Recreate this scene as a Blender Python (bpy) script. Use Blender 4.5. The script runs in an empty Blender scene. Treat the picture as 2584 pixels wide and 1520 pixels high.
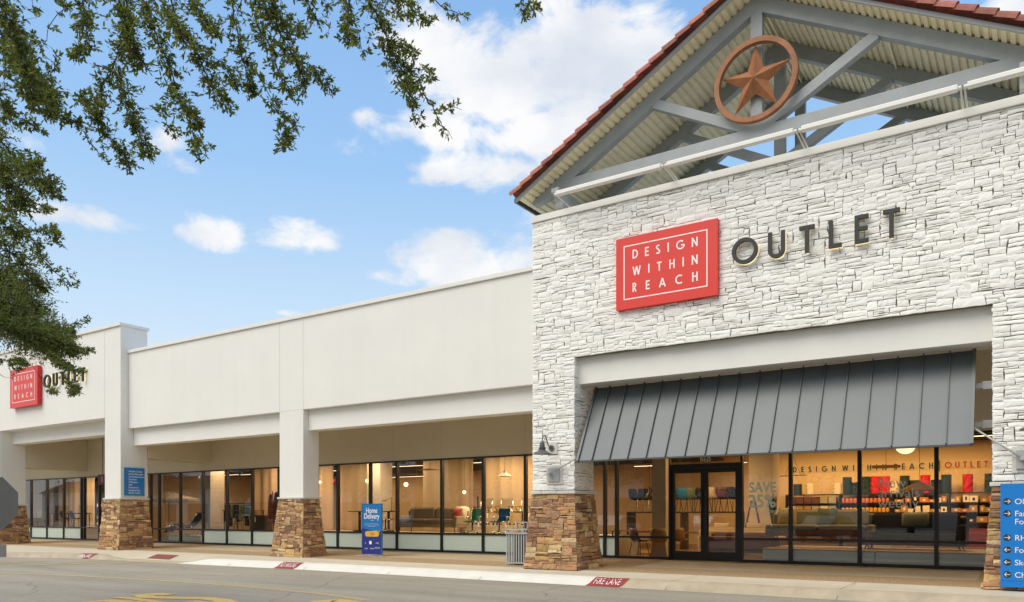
import bpy, math, random
from mathutils import Vector, Matrix, Euler
R = math.radians
random.seed(7)
scene = bpy.context.scene
COL = scene.collection

# ------------------------------------------------------------------ camera, sky, sun
FPX, CX, HY, EYE = 1961.0, 1292.0, 1300.0, 1.3
YAW = R(33.5); CY_, SY_ = math.cos(YAW), math.sin(YAW)
cd = bpy.data.cameras.new('camera'); cam = bpy.data.objects.new('camera', cd); COL.objects.link(cam)
cam.location = (0, 0, EYE); cam.rotation_euler = (R(90), 0, YAW)
cd.sensor_fit = 'HORIZONTAL'; cd.sensor_width = 36.0
cd.lens = FPX / 2584.0 * 36.0
cd.shift_y = (HY - 760.0) / 2584.0
cd.clip_start = 0.1; cd.clip_end = 2000
scene.camera = cam

def ray(x, y):
    u = (x - CX) / FPX; v = (HY - y) / FPX
    return Vector((u * CY_ - SY_, u * SY_ + CY_, v))
def W(x, y, Y=None, Z=None, X=None, D=None):
    r = ray(x, y)
    t = Y / r.y if Y is not None else X / r.x if X is not None else D / 1.0 if D is not None else (Z - EYE) / r.z
    return Vector((r.x * t, r.y * t, EYE + r.z * t))

SUN_EL, SUN_AZ = 52.0, 205.0      # azimuth measured clockwise from +Y
world = bpy.data.worlds.new("World"); scene.world = world; world.use_nodes = True
nt = world.node_tree; nt.nodes.clear()
wo = nt.nodes.new('ShaderNodeOutputWorld'); bg = nt.nodes.new('ShaderNodeBackground')
bg.inputs['Strength'].default_value = 0.077
nt.links.new(bg.outputs[0], wo.inputs[0])
sky = nt.nodes.new('ShaderNodeTexSky'); sky.sky_type = 'NISHITA'; sky.sun_disc = False
sky.sun_elevation = R(SUN_EL); sky.sun_rotation = R(SUN_AZ)
sky.air_density = 1.0; sky.dust_density = 1.0; sky.ozone_density = 1.5
tc = nt.nodes.new('ShaderNodeTexCoord')
def vm(op, a, b=None, sc=None):
    n = nt.nodes.new('ShaderNodeVectorMath'); n.operation = op
    for i, q in ((0, a), (1, b)):
        if q is None: continue
        if hasattr(q, 'links'): nt.links.new(q, n.inputs[i])
        else: n.inputs[i].default_value = q
    if sc is not None: n.inputs['Scale'].default_value = sc
    return n
def mt(op, a, b=None, c=None, clamp=False):
    n = nt.nodes.new('ShaderNodeMath'); n.operation = op; n.use_clamp = clamp
    for i, q in enumerate((a, b, c)):
        if q is None: continue
        if hasattr(q, 'links'): nt.links.new(q, n.inputs[i])
        else: n.inputs[i].default_value = q
    return n.outputs[0]
dirn = vm('NORMALIZE', tc.outputs['Generated']).outputs[0]
# individual cumulus clouds, each a soft patch of sky direction broken up by noise
CLOUDS = [(1480,160,260,180,1.5),(1240,200,220,165,1.35),(1130,330,210,70,.95),(1350,330,240,90,1.1),(1100,100,140,120,1.0),
          (1200,425,190,58,1.0),(900,370,90,40,.55),(525,585,105,46,.80),(768,597,95,48,.80),(670,600,60,26,.5),(1230,655,300,72,1.05),(1000,690,90,36,.6),
          (410,370,95,75,.65),(205,545,140,34,.72),(60,350,70,40,.7),(2560,20,130,60,1.1),(380,870,60,18,.6),(910,623,40,14,.4),
          (1330,560,60,40,.5),(740,790,50,8,.4),(1780,190,120,50,.5),(1640,110,160,70,.55),(1230,10,120,50,.5),(1700,150,180,60,.45)]
acc = None
for (x, y, rx, ry, a) in CLOUDS:
    c = ray(x, y).normalized(); r_ = ray(x + rx, y).normalized() - c; u_ = ray(x, y - ry).normalized() - c
    rl, ul = r_.length, u_.length; r_ = r_.normalized(); u_ = u_.normalized()
    df = vm('SUBTRACT', dirn, tuple(c)).outputs[0]
    a1 = vm('DOT_PRODUCT', df, tuple(r_ / rl)).outputs['Value']; a2 = vm('DOT_PRODUCT', df, tuple(u_ / ul)).outputs['Value']
    q = mt('ADD', mt('MULTIPLY', a1, a1), mt('MULTIPLY', a2, a2))
    front = vm('DOT_PRODUCT', dirn, tuple(c)).outputs['Value']
    f = mt('MULTIPLY', mt('SUBTRACT', 1.0, mt('MULTIPLY', q, 0.62), clamp=True), a)
    f = mt('MULTIPLY', f, mt('GREATER_THAN', front, 0.3))
    acc = f if acc is None else mt('MAXIMUM', acc, f)
sep = nt.nodes.new('ShaderNodeSeparateXYZ'); nt.links.new(dirn, sep.inputs[0])
back = mt('MULTIPLY', mt('SUBTRACT', -0.05, sep.outputs['Y']), 3.0, clamp=True)      # unseen cloud added behind the camera and overhead, to neutralise the blue skylight
back = mt('MULTIPLY', back, 0.86)
up = mt('MULTIPLY', mt('SUBTRACT', sep.outputs['Z'], 0.66), 4.0, clamp=True)
back = mt('MAXIMUM', back, mt('MULTIPLY', up, 0.8))
acc = mt('MAXIMUM', acc, back)
mp = nt.nodes.new('ShaderNodeMapping'); mp.inputs['Scale'].default_value = (1, 1, 1.7); nt.links.new(dirn, mp.inputs[0])
nz = nt.nodes.new('ShaderNodeTexNoise'); nz.inputs['Scale'].default_value = 11.0; nz.inputs['Detail'].default_value = 12; nz.inputs['Roughness'].default_value = 0.60
nz.inputs['Distortion'].default_value = 0.25
nt.links.new(mp.outputs[0], nz.inputs['Vector'])
den = mt('ADD', acc, mt('MULTIPLY', mt('SUBTRACT', nz.outputs['Fac'], 0.5), 3.9))
rmp = nt.nodes.new('ShaderNodeMapRange'); rmp.interpolation_type = 'SMOOTHSTEP'
rmp.inputs['From Min'].default_value = 0.22; rmp.inputs['From Max'].default_value = 1.05
nt.links.new(den, rmp.inputs['Value'])
cov = mt('MULTIPLY', rmp.outputs[0], mt('MULTIPLY', acc, 5.0, clamp=True))
nz2 = nt.nodes.new('ShaderNodeTexNoise'); nz2.inputs['Scale'].default_value = 9; nz2.inputs['Detail'].default_value = 6
nt.links.new(mp.outputs[0], nz2.inputs['Vector'])
crp = nt.nodes.new('ShaderNodeValToRGB'); nt.links.new(nz2.outputs['Fac'], crp.inputs[0])
crp.color_ramp.elements[0].position = 0.3; crp.color_ramp.elements[0].color = (6.0, 6.5, 7.3, 1)
crp.color_ramp.elements[1].position = 0.6; crp.color_ramp.elements[1].color = (8.3, 8.3, 8.4, 1)
# a thin veil of humid haze whitens the blue, palest near the horizon
vr = nt.nodes.new('ShaderNodeValToRGB'); nt.links.new(sep.outputs['Z'], vr.inputs[0])
e = vr.color_ramp.elements; e[0].position = 0.0; e[0].color = (7.0, 7.9, 8.5, 1); e[1].position = 0.62; e[1].color = (2.1, 4.1, 7.6, 1)
for ps, c in ((.12, (7.0, 7.9, 8.7)), (.25, (5.2, 6.9, 8.7)), (.40, (3.2, 5.4, 8.4))):
    q = e.new(ps); q.color = (*c, 1)
skyg = nt.nodes.new('ShaderNodeMix'); skyg.data_type = 'RGBA'; skyg.inputs[0].default_value = .88
nt.links.new(sky.outputs[0], skyg.inputs[6]); nt.links.new(vr.outputs[0], skyg.inputs[7])
mx = nt.nodes.new('ShaderNodeMix'); mx.data_type = 'RGBA'
nt.links.new(cov, mx.inputs[0]); nt.links.new(skyg.outputs[2], mx.inputs[6]); nt.links.new(crp.outputs[0], mx.inputs[7])
nt.links.new(mx.outputs[2], bg.inputs['Color'])
world.cycles.sampling_method = 'MANUAL'; world.cycles.sample_map_resolution = 1024

sl = bpy.data.lights.new('sun', 'SUN'); sl.energy = 1.75; sl.angle = R(45); sl.color = (1.0, 0.925, 0.80)
so = bpy.data.objects.new('sun', sl); COL.objects.link(so)
az = R(SUN_AZ); el = R(SUN_EL)
sd = Vector((math.sin(az) * math.cos(el), math.cos(az) * math.cos(el), math.sin(el)))
so.rotation_euler = sd.to_track_quat('Z', 'Y').to_euler(); so.location = (0, 0, 60)
scene.view_settings.view_transform = 'Standard'; scene.view_settings.look = 'None'
scene.view_settings.exposure = 0.62; scene.view_settings.gamma = 1.0; scene.view_settings.use_curve_mapping = False
scene.cycles.max_bounces = 6; scene.cycles.transparent_max_bounces = 12; scene.cycles.use_denoising = True
scene.cycles.caustics_reflective = False; scene.cycles.caustics_refractive = False

# ------------------------------------------------------------------ materials
def newmat(name):
    m = bpy.data.materials.new(name); m.use_nodes = True
    return m, m.node_tree, m.node_tree.nodes['Principled BSDF']
def M(name, col, rough=0.6, metal=0.0, var=0.0, vscale=3.0, bump=0.0, bscale=60.0, vcol=False, spec=0.5, streak=0.0, detail=4.0):
    m, t, p = newmat(name)
    p.inputs['Roughness'].default_value = rough; p.inputs['Metallic'].default_value = metal
    p.inputs['Specular IOR Level'].default_value = spec
    co = t.nodes.new('ShaderNodeTexCoord'); src = None
    rgb = t.nodes.new('ShaderNodeRGB'); rgb.outputs[0].default_value = (*col, 1); src = rgb.outputs[0]
    if vcol:
        a = t.nodes.new('ShaderNodeAttribute'); a.attribute_name = 'tint'; src = a.outputs['Color']
    if var > 0:
        n = t.nodes.new('ShaderNodeTexNoise'); n.inputs['Scale'].default_value = vscale; n.inputs['Detail'].default_value = detail
        n.inputs['Roughness'].default_value = 0.6
        t.links.new(co.outputs['Object'], n.inputs['Vector'])
        mr = t.nodes.new('ShaderNodeMapRange'); mr.inputs['From Min'].default_value = 0.3; mr.inputs['From Max'].default_value = 0.7
        mr.inputs['To Min'].default_value = 1 - var; mr.inputs['To Max'].default_value = 1 + var
        t.links.new(n.outputs['Fac'], mr.inputs['Value'])
        mu = t.nodes.new('ShaderNodeVectorMath'); mu.operation = 'SCALE'
        t.links.new(src, mu.inputs[0]); t.links.new(mr.outputs[0], mu.inputs['Scale']); src = mu.outputs[0]
    if streak > 0:
        mpn = t.nodes.new('ShaderNodeMapping'); mpn.inputs['Scale'].default_value = (2.2, 2.2, 0.12)
        t.links.new(co.outputs['Object'], mpn.inputs[0])
        n = t.nodes.new('ShaderNodeTexNoise'); n.inputs['Scale'].default_value = 1.6; n.inputs['Detail'].default_value = 6
        t.links.new(mpn.outputs[0], n.inputs['Vector'])
        mr = t.nodes.new('ShaderNodeMapRange'); mr.inputs['From Min'].default_value = 0.45; mr.inputs['From Max'].default_value = 0.75
        mr.inputs['To Min'].default_value = 1; mr.inputs['To Max'].default_value = 1 - streak
        t.links.new(n.outputs['Fac'], mr.inputs['Value'])
        mu = t.nodes.new('ShaderNodeVectorMath'); mu.operation = 'SCALE'
        t.links.new(src, mu.inputs[0]); t.links.new(mr.outputs[0], mu.inputs['Scale']); src = mu.outputs[0]
    t.links.new(src, p.inputs['Base Color'])
    if bump > 0:
        n = t.nodes.new('ShaderNodeTexNoise'); n.inputs['Scale'].default_value = bscale; n.inputs['Detail'].default_value = 5
        t.links.new(co.outputs['Object'], n.inputs['Vector'])
        b = t.nodes.new('ShaderNodeBump'); b.inputs['Strength'].default_value = bump; b.inputs['Distance'].default_value = 0.02
        t.links.new(n.outputs['Fac'], b.inputs['Height']); t.links.new(b.outputs[0], p.inputs['Normal'])
    return m
def EM(name, col, strength):
    m = bpy.data.materials.new(name); m.use_nodes = True; t = m.node_tree; t.nodes.clear()
    o = t.nodes.new('ShaderNodeOutputMaterial'); e = t.nodes.new('ShaderNodeEmission')
    e.inputs[0].default_value = (*col, 1); e.inputs[1].default_value = strength
    t.links.new(e.outputs[0], o.inputs[0]); return m

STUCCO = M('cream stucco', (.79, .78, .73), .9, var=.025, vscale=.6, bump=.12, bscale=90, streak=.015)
COPING = M('painted coping', (.78, .765, .71), .55, var=.02, vscale=2)
WSTONE = M('white painted ledgestone', (.75, .745, .71), .8, vcol=True, bump=.30, bscale=24, var=.03, vscale=9)
BSTONE = M('brown ledgestone', (.4, .3, .2), .85, vcol=True, bump=.9, bscale=22, var=.28, vscale=9, detail=6)
WMORT = M('white stone bed', (.19, .16, .12), .95)
BMORT = M('brown stone bed', (.05, .04, .03), .95)
LEDGE = M('pale ledge stone', (.66, .64, .58), .85, bump=.7, bscale=30, var=.06)
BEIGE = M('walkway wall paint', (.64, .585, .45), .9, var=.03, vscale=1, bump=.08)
SEAM = M('control joint', (.50, .48, .43), .9)
STEEL = M('grey truss paint', (.33, .355, .36), .55, var=.08, vscale=3, bump=.05, bscale=30)
STEEL_L = M('light grey paint', (.42, .435, .43), .45, var=.04)
DECK = M('cream metal deck', (.90, .82, .58), .5, var=.08, vscale=5)
TILE = M('clay roof tile', (.36, .15, .11), .75, vcol=True, var=.22, vscale=9, bump=.25, bscale=40)
RUST = M('rust orange metal', (.34, .135, .05), .6, var=.16, vscale=7, bump=.1, streak=.25)
RED = M('red sign face', (.72, .048, .032), .35, var=.02, vscale=1)
REDSIDE = M('red sign return', (.62, .012, .010), .3)
WHITEP = M('white lettering', (.85, .84, .82), .5)
BLACKP = M('charcoal lettering', (.022, .026, .026), .45)
AWN = M('slate standing seam metal', (.100, .114, .120), .42, metal=.25, var=.05, vscale=1.2)
AWN_D = M('dark seam metal', (.095, .10, .105), .45, metal=.2)
FRAME = M('black window frame', (.010, .009, .008), .38)
ASPH = M('worn asphalt', (.35, .32, .265), .95, var=.10, vscale=1.1, bump=.8, bscale=120, detail=10)
CONC = M('beige concrete', (.56, .50, .38), .9, var=.08, vscale=1.2, bump=.2, bscale=80, detail=9)
CONCW = M('fresh white kerb concrete', (.70, .675, .60), .85, var=.06, vscale=2.2, bump=.15, bscale=60, detail=8)
CONCO = M('weathered kerb concrete', (.44, .37, .26), .9, var=.16, vscale=2.5, bump=.4, bscale=60, detail=9)
SLAB = M('smooth walkway slab', (.40, .35, .255), .75, var=.12, vscale=.7, detail=8)
AGG = M('exposed aggregate', (.36, .26, .145), .9, var=.5, vscale=38, bump=.8, bscale=60, detail=2)
YELF = M('faded yellow paint', (.46, .345, .17), .9, var=.2, vscale=14, detail=8)
YEL = M('worn yellow paint', (.58, .39, .13), .85, var=.22, vscale=18, detail=8)
KRED = M('dark red kerb paint', (.30, .035, .035), .7, var=.12, vscale=12)
BRICKP = M('red ramp paving', (.23, .075, .055), .9, var=.15, vscale=10, bump=.5)
BLUE = M('blue sign face', (.005, .21, .56), .45)
BLUE2 = M('bright blue sign face', (.003, .19, .60), .45)
NAVY = M('navy sign face', (.02, .035, .22), .45)
MIDB = M('azure sign face', (.01, .17, .48), .45)
GOLD = M('golden badge', (.75, .42, .04), .5)
LGREY = M('grey slat paint', (.40, .42, .42), .45, var=.04)
DGREY = M('dark grey enamel', (.10, .105, .11), .4)
BARK = M('oak bark', (.055, .042, .032), .95, var=.3, vscale=14, bump=.8, bscale=30)
INWALL = M('shop wall paint', (.66, .52, .31), .9)
INCEIL = M('shop dark ceiling', (.04, .045, .05), .9)
INFLOOR = M('shop wood floor', (.26, .15, .07), .5, var=.15, vscale=2)
INCOL = M('shop column plaster', (.72, .66, .54), .9)
TAUPE = M('taupe fabric', (.30, .25, .17), .9, var=.08, vscale=30)
SAGE = M('grey green fabric', (.36, .37, .27), .9, var=.06)
SAND = M('sand fabric', (.62, .50, .28), .9, var=.05)
BLKF = M('black fabric', (.012, .012, .014), .8)
REDF = M('brick red fabric', (.40, .05, .02), .85)
GREENF = M('green mesh fabric', (.015, .30, .02), .7)
BLUEF = M('blue mesh fabric', (.01, .17, .36), .7)
WOOD = M('walnut wood', (.16, .07, .03), .5, var=.2, vscale=6)
OAKW = M('light oak wood', (.42, .26, .11), .55, var=.15, vscale=6)
LEATH = M('brown leather', (.12, .035, .02), .45, var=.1)
CHROME = M('chrome', (.6, .6, .58), .15, metal=1.0)
BMET = M('black metal', (.012, .012, .012), .45)
MINT = M('mint plinth laminate', (.84, .95, .85), .6)
PAPER = M('paper white', (.75, .72, .65), .8)
KRAFT = M('kraft cardboard', (.38, .23, .10), .85, var=.1)
PINK = M('terracotta jar', (.5, .17, .08), .6)
YJAR = M('mustard jar', (.60, .34, .04), .6)
GLR = M('glossy red plastic', (.45, .012, .01), .25)
GLK = M('dark green plastic', (.012, .03, .024), .3)
GLW = M('cream plastic', (.65, .57, .40), .3)
PLANT = M('house plant leaf', (.03, .06, .015), .6)
RATTAN = M('woven rattan', (.45, .24, .07), .7)
OLIVE = M('sage green paint', (.12, .17, .10), .6)
CANVAS = M('cream canvas', (.60, .50, .30), .9)
GLOBE = EM('warm lamp globe', (1, .78, .42), 1.25)
BULB = EM('warm bulb', (1, .62, .25), 4.0)
STRIP = EM('warm strip light', (1, .70, .40), 2.2)
HALO = EM('letter backlight', (1, .78, .38), .9)
EXITR = EM('red exit letters', (1, .03, .08), 1.0)

def glass_mat(name, ior, tint=(1, 1, 1), rough=0.0):
    m = bpy.data.materials.new(name); m.use_nodes = True; t = m.node_tree; t.nodes.clear()
    o = t.nodes.new('ShaderNodeOutputMaterial'); tr = t.nodes.new('ShaderNodeBsdfTransparent'); tr.inputs[0].default_value = (*tint, 1)
    g = t.nodes.new('ShaderNodeBsdfGlossy'); g.inputs['Roughness'].default_value = rough; g.inputs[0].default_value = (.95, .97, 1, 1)
    f = t.nodes.new('ShaderNodeFresnel'); f.inputs['IOR'].default_value = ior
    x = t.nodes.new('ShaderNodeMixShader'); t.links.new(f.outputs[0], x.inputs[0]); t.links.new(tr.outputs[0], x.inputs[1]); t.links.new(g.outputs[0], x.inputs[2])
    t.links.new(x.outputs[0], o.inputs[0]); return m
GLASS = glass_mat('plate glass', 1.85, (.90, .90, .88))
def frosted():
    m, t, p = newmat('frosted mint film'); p.inputs['Base Color'].default_value = (.78, .90, .79, 1); p.inputs['Roughness'].default_value = .25
    return m
FROST = frosted()
def curtain_mat():
    m, t, p = newmat('sheer curtain'); p.inputs['Base Color'].default_value = (.80, .66, .45, 1); p.inputs['Roughness'].default_value = .9
    tl = t.nodes.new('ShaderNodeBsdfTranslucent'); tl.inputs[0].default_value = (.85, .68, .42, 1)
    x = t.nodes.new('ShaderNodeMixShader'); x.inputs[0].default_value = .5
    t.links.new(p.outputs[0], x.inputs[1]); t.links.new(tl.outputs[0], x.inputs[2]); t.links.new(x.outputs[0], t.nodes['Material Output'].inputs[0]); return m
CURT = curtain_mat()
def leaf_mat():
    m, t, p = newmat('oak leaf'); p.inputs['Roughness'].default_value = .42
    a = t.nodes.new('ShaderNodeAttribute'); a.attribute_name = 'tint'; t.links.new(a.outputs['Color'], p.inputs['Base Color'])
    tl = t.nodes.new('ShaderNodeBsdfTranslucent'); t.links.new(a.outputs['Color'], tl.inputs[0])
    x = t.nodes.new('ShaderNodeMixShader'); x.inputs[0].default_value = .5
    t.links.new(p.outputs[0], x.inputs[1]); t.links.new(tl.outputs[0], x.inputs[2]); t.links.new(x.outputs[0], t.nodes['Material Output'].inputs[0]); return m
LEAF = leaf_mat()

def asphalt():
    m, t, p = newmat('worn asphalt'); p.inputs['Roughness'].default_value = .95
    co = t.nodes.new('ShaderNodeTexCoord')
    def noise(sc, det, vec=None, rough=.6):
        n = t.nodes.new('ShaderNodeTexNoise'); n.inputs['Scale'].default_value = sc; n.inputs['Detail'].default_value = det; n.inputs['Roughness'].default_value = rough
        t.links.new(vec or co.outputs['Object'], n.inputs['Vector']); return n.outputs['Fac']
    def mr(v, a, b, c, d):
        n = t.nodes.new('ShaderNodeMapRange'); n.inputs['From Min'].default_value = a; n.inputs['From Max'].default_value = b; n.inputs['To Min'].default_value = c; n.inputs['To Max'].default_value = d
        t.links.new(v, n.inputs['Value']); return n.outputs[0]
    def mul(a, b):
        n = t.nodes.new('ShaderNodeMath'); n.operation = 'MULTIPLY'; t.links.new(a, n.inputs[0]); t.links.new(b, n.inputs[1]); return n.outputs[0]
    mp = t.nodes.new('ShaderNodeMapping'); mp.inputs['Scale'].default_value = (.25, 1.6, 1); mp.inputs['Rotation'].default_value = (0, 0, .12); t.links.new(co.outputs['Object'], mp.inputs[0])
    f = mul(mr(noise(38, 3, rough=.7), .3, .7, .80, 1.18), mr(noise(.5, 6, mp.outputs[0]), .35, .7, 1.06, .78))
    f = mul(f, mr(noise(1.7, 8), .55, .75, 1.0, .90))
    v = t.nodes.new('ShaderNodeTexVoronoi'); v.feature = 'DISTANCE_TO_EDGE'; v.inputs['Scale'].default_value = .33
    wv = t.nodes.new('ShaderNodeTexNoise'); wv.inputs['Scale'].default_value = 1.3; wv.inputs['Detail'].default_value = 6; t.links.new(co.outputs['Object'], wv.inputs['Vector'])
    mx_ = t.nodes.new('ShaderNodeMix'); mx_.data_type = 'VECTOR'; mx_.inputs[0].default_value = .35; t.links.new(co.outputs['Object'], mx_.inputs[4]); t.links.new(wv.outputs['Color'], mx_.inputs[5]); t.links.new(mx_.outputs[1], v.inputs['Vector'])
    f = mul(f, mr(v.outputs['Distance'], .0, .006, .62, 1.0))
    c = t.nodes.new('ShaderNodeVectorMath'); c.operation = 'SCALE'; c.inputs[0].default_value = (.335, .300, .235); t.links.new(f, c.inputs['Scale']); t.links.new(c.outputs[0], p.inputs['Base Color'])
    b = t.nodes.new('ShaderNodeBump'); b.inputs['Strength'].default_value = .7; b.inputs['Distance'].default_value = .01; t.links.new(noise(90, 4), b.inputs['Height']); t.links.new(b.outputs[0], p.inputs['Normal'])
    return m
ASPH = asphalt()

# ------------------------------------------------------------------ mesh building
def root_of(o):
    while o.parent: o = o.parent
    return o
class MB:
    def __init__(s): s.v = []; s.f = []; s.c = []; s.m = []; s.mi = 0
    def quad(s, a, b, c, d, col=None):
        n = len(s.v); s.v += [tuple(a), tuple(b), tuple(c), tuple(d)]; s.f.append((n, n+1, n+2, n+3)); s.c.append(col); s.m.append(s.mi)
    def poly(s, pts, col=None):
        n = len(s.v); s.v += [tuple(p) for p in pts]; s.f.append(tuple(range(n, n+len(pts)))); s.c.append(col); s.m.append(s.mi)
    def faces(s, verts, faces, col=None):
        n = len(s.v); s.v += [tuple(p) for p in verts]
        for f in faces: s.f.append(tuple(i+n for i in f)); s.c.append(col); s.m.append(s.mi)
    def box(s, x0, y0, z0, x1, y1, z1, col=None, T=None):
        vs = [Vector(p) for p in ((x0,y0,z0),(x1,y0,z0),(x1,y1,z0),(x0,y1,z0),(x0,y0,z1),(x1,y0,z1),(x1,y1,z1),(x0,y1,z1))]
        if T: vs = [T @ p for p in vs]
        s.faces(vs, [(0,3,2,1),(4,5,6,7),(0,1,5,4),(1,2,6,5),(2,3,7,6),(3,0,4,7)], col); return s
    def rbox(s, x0, y0, z0, x1, y1, z1, r=.03, col=None, T=None):     # box with chamfered edges
        r = min(r, (x1-x0)*.45, (y1-y0)*.45, (z1-z0)*.45)
        vs = []; fs = []
        lv = [(z0, r), (z0+r*.3, r*.3), (z0+r, 0), (z1-r, 0), (z1-r*.3, r*.3), (z1, r)]
        for z, i in lv:
            a, b, c, d = x0+i, y0+i, x1-i, y1-i; q = r*.7
            vs += [(a+q,b,z),(c-q,b,z),(c,b+q,z),(c,d-q,z),(c-q,d,z),(a+q,d,z),(a,d-q,z),(a,b+q,z)]
        for k in range(5):
            for j in range(8): fs.append((k*8+j, k*8+(j+1)%8, k*8+8+(j+1)%8, k*8+8+j))
        fs.append(tuple(reversed(range(8)))); fs.append(tuple(range(40, 48)))
        if T: vs = [T @ Vector(p) for p in vs]
        s.faces(vs, fs, col); return s
    def bar(s, a, b, w, h, up=(0, 0, 1), col=None):                     # rectangular bar from a to b
        a = Vector(a); b = Vector(b); d = (b-a).normalized(); u = Vector(up); x = d.cross(u)
        if x.length < 1e-4: x = d.cross(Vector((1, 0, 0)))
        x.normalize(); u = x.cross(d).normalized()
        o = [x*w/2+u*h/2, -x*w/2+u*h/2, -x*w/2-u*h/2, x*w/2-u*h/2]
        s.faces([a+k for k in o]+[b+k for k in o], [(0,1,2,3),(7,6,5,4),(0,4,5,1),(1,5,6,2),(2,6,7,3),(3,7,4,0)], col); return s
    def tube(s, pts, r, n=8, col=None, cap=True):
        pts = [Vector(p) for p in pts]; rr = r if isinstance(r, (list, tuple)) else [r]*len(pts)
        base = len(s.v); px_ = None
        for i, p in enumerate(pts):
            d = (pts[min(i+1, len(pts)-1)] - pts[max(i-1, 0)]).normalized()
            if px_ is None: px_ = d.orthogonal().normalized()
            x = (px_ - d*px_.dot(d)).normalized(); px_ = x; y = d.cross(x)
            for k in range(n):
                t = 2*math.pi*k/n; s.v.append(tuple(p + (x*math.cos(t)+y*math.sin(t))*rr[i]))
        for i in range(len(pts)-1):
            for k in range(n):
                s.f.append((base+i*n+k, base+i*n+(k+1)%n, base+(i+1)*n+(k+1)%n, base+(i+1)*n+k)); s.c.append(col); s.m.append(s.mi)
        if cap:
            s.f.append(tuple(base+k for k in reversed(range(n)))); s.c.append(col); s.m.append(s.mi)
            s.f.append(tuple(base+(len(pts)-1)*n+k for k in range(n))); s.c.append(col); s.m.append(s.mi)
        return s
    def lathe(s, prof, c=(0, 0, 0), n=20, col=None, T=None):            # prof [(r,z)]
        vs = []; fs = []
        for r, z in prof:
            for k in range(n):
                t = 2*math.pi*k/n; vs.append(Vector((c[0]+r*math.cos(t), c[1]+r*math.sin(t), c[2]+z)))
        for i in range(len(prof)-1):
            for k in range(n): fs.append((i*n+k, i*n+(k+1)%n, (i+1)*n+(k+1)%n, (i+1)*n+k))
        if T: vs = [T @ p for p in vs]
        s.faces(vs, fs, col); return s
    def prism(s, pts, y0, y1, col=None):                                # outline in x,z extruded along y
        n = len(pts); vs = [(p[0], y0, p[1]) for p in pts]+[(p[0], y1, p[1]) for p in pts]
        s.faces(vs, [tuple(range(n)), tuple(reversed(range(n, 2*n)))]+[(i, i+n, (i+1) % n+n, (i+1) % n) for i in range(n)], col); return s
    def build(s, name, mat, parent=None, smooth=False, bevel=0.0):
        me = bpy.data.meshes.new(name)
        org = root_of(parent).location if parent else Vector((0, 0, 0))
        me.from_pydata([(a-org[0], b-org[1], c-org[2]) for a, b, c in s.v], [], s.f)
        mats = mat if isinstance(mat, (list, tuple)) else [mat]
        for q in mats: me.materials.append(q)
        if len(mats) > 1:
            for p, i in zip(me.polygons, s.m): p.material_index = i
        if any(c is not None for c in s.c):
            at_ = me.color_attributes.new('tint', 'FLOAT_COLOR', 'CORNER'); li = 0
            for p, c in zip(me.polygons, s.c):
                cc = (*c, 1) if c is not None else (.5, .5, .5, 1)
                for _ in range(p.loop_total): at_.data[li].color = cc; li += 1
        me.update()
        if smooth:
            for p in me.polygons: p.use_smooth = True
        o = bpy.data.objects.new(name, me); COL.objects.link(o)
        if parent: o.parent = parent
        if bevel:
            md = o.modifiers.new('bevel', 'BEVEL'); md.width = bevel; md.segments = 2; md.limit_method = 'ANGLE'
        return o
def tag(o, label=None, cat=None, group=None, kind=None):
    if label: o['label'] = label
    if cat: o['category'] = cat
    if group: o['group'] = group
    if kind: o['kind'] = kind
    return o
def thing(name, label, cat, loc=(0, 0, 0), rz=0, group=None):
    o = bpy.data.objects.new(name, None); COL.objects.link(o); o.empty_display_size = .2
    o.location = loc; o.rotation_euler = (0, 0, rz); return tag(o, label, cat, group)
def kids(o): return [c for c in bpy.data.objects if c.parent == o]
def copy_tree(o, parent=None):
    ch = kids(o); c = o.copy(); COL.objects.link(c); c.parent = parent
    for k in ch: copy_tree(k, c)
    return c
def again(src, label, loc, rz=None, group=None):
    c = copy_tree(src); c.location = loc; c['label'] = label
    if rz is not None: c.rotation_euler = (0, 0, rz)
    if group: c['group'] = group
    return c

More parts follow.
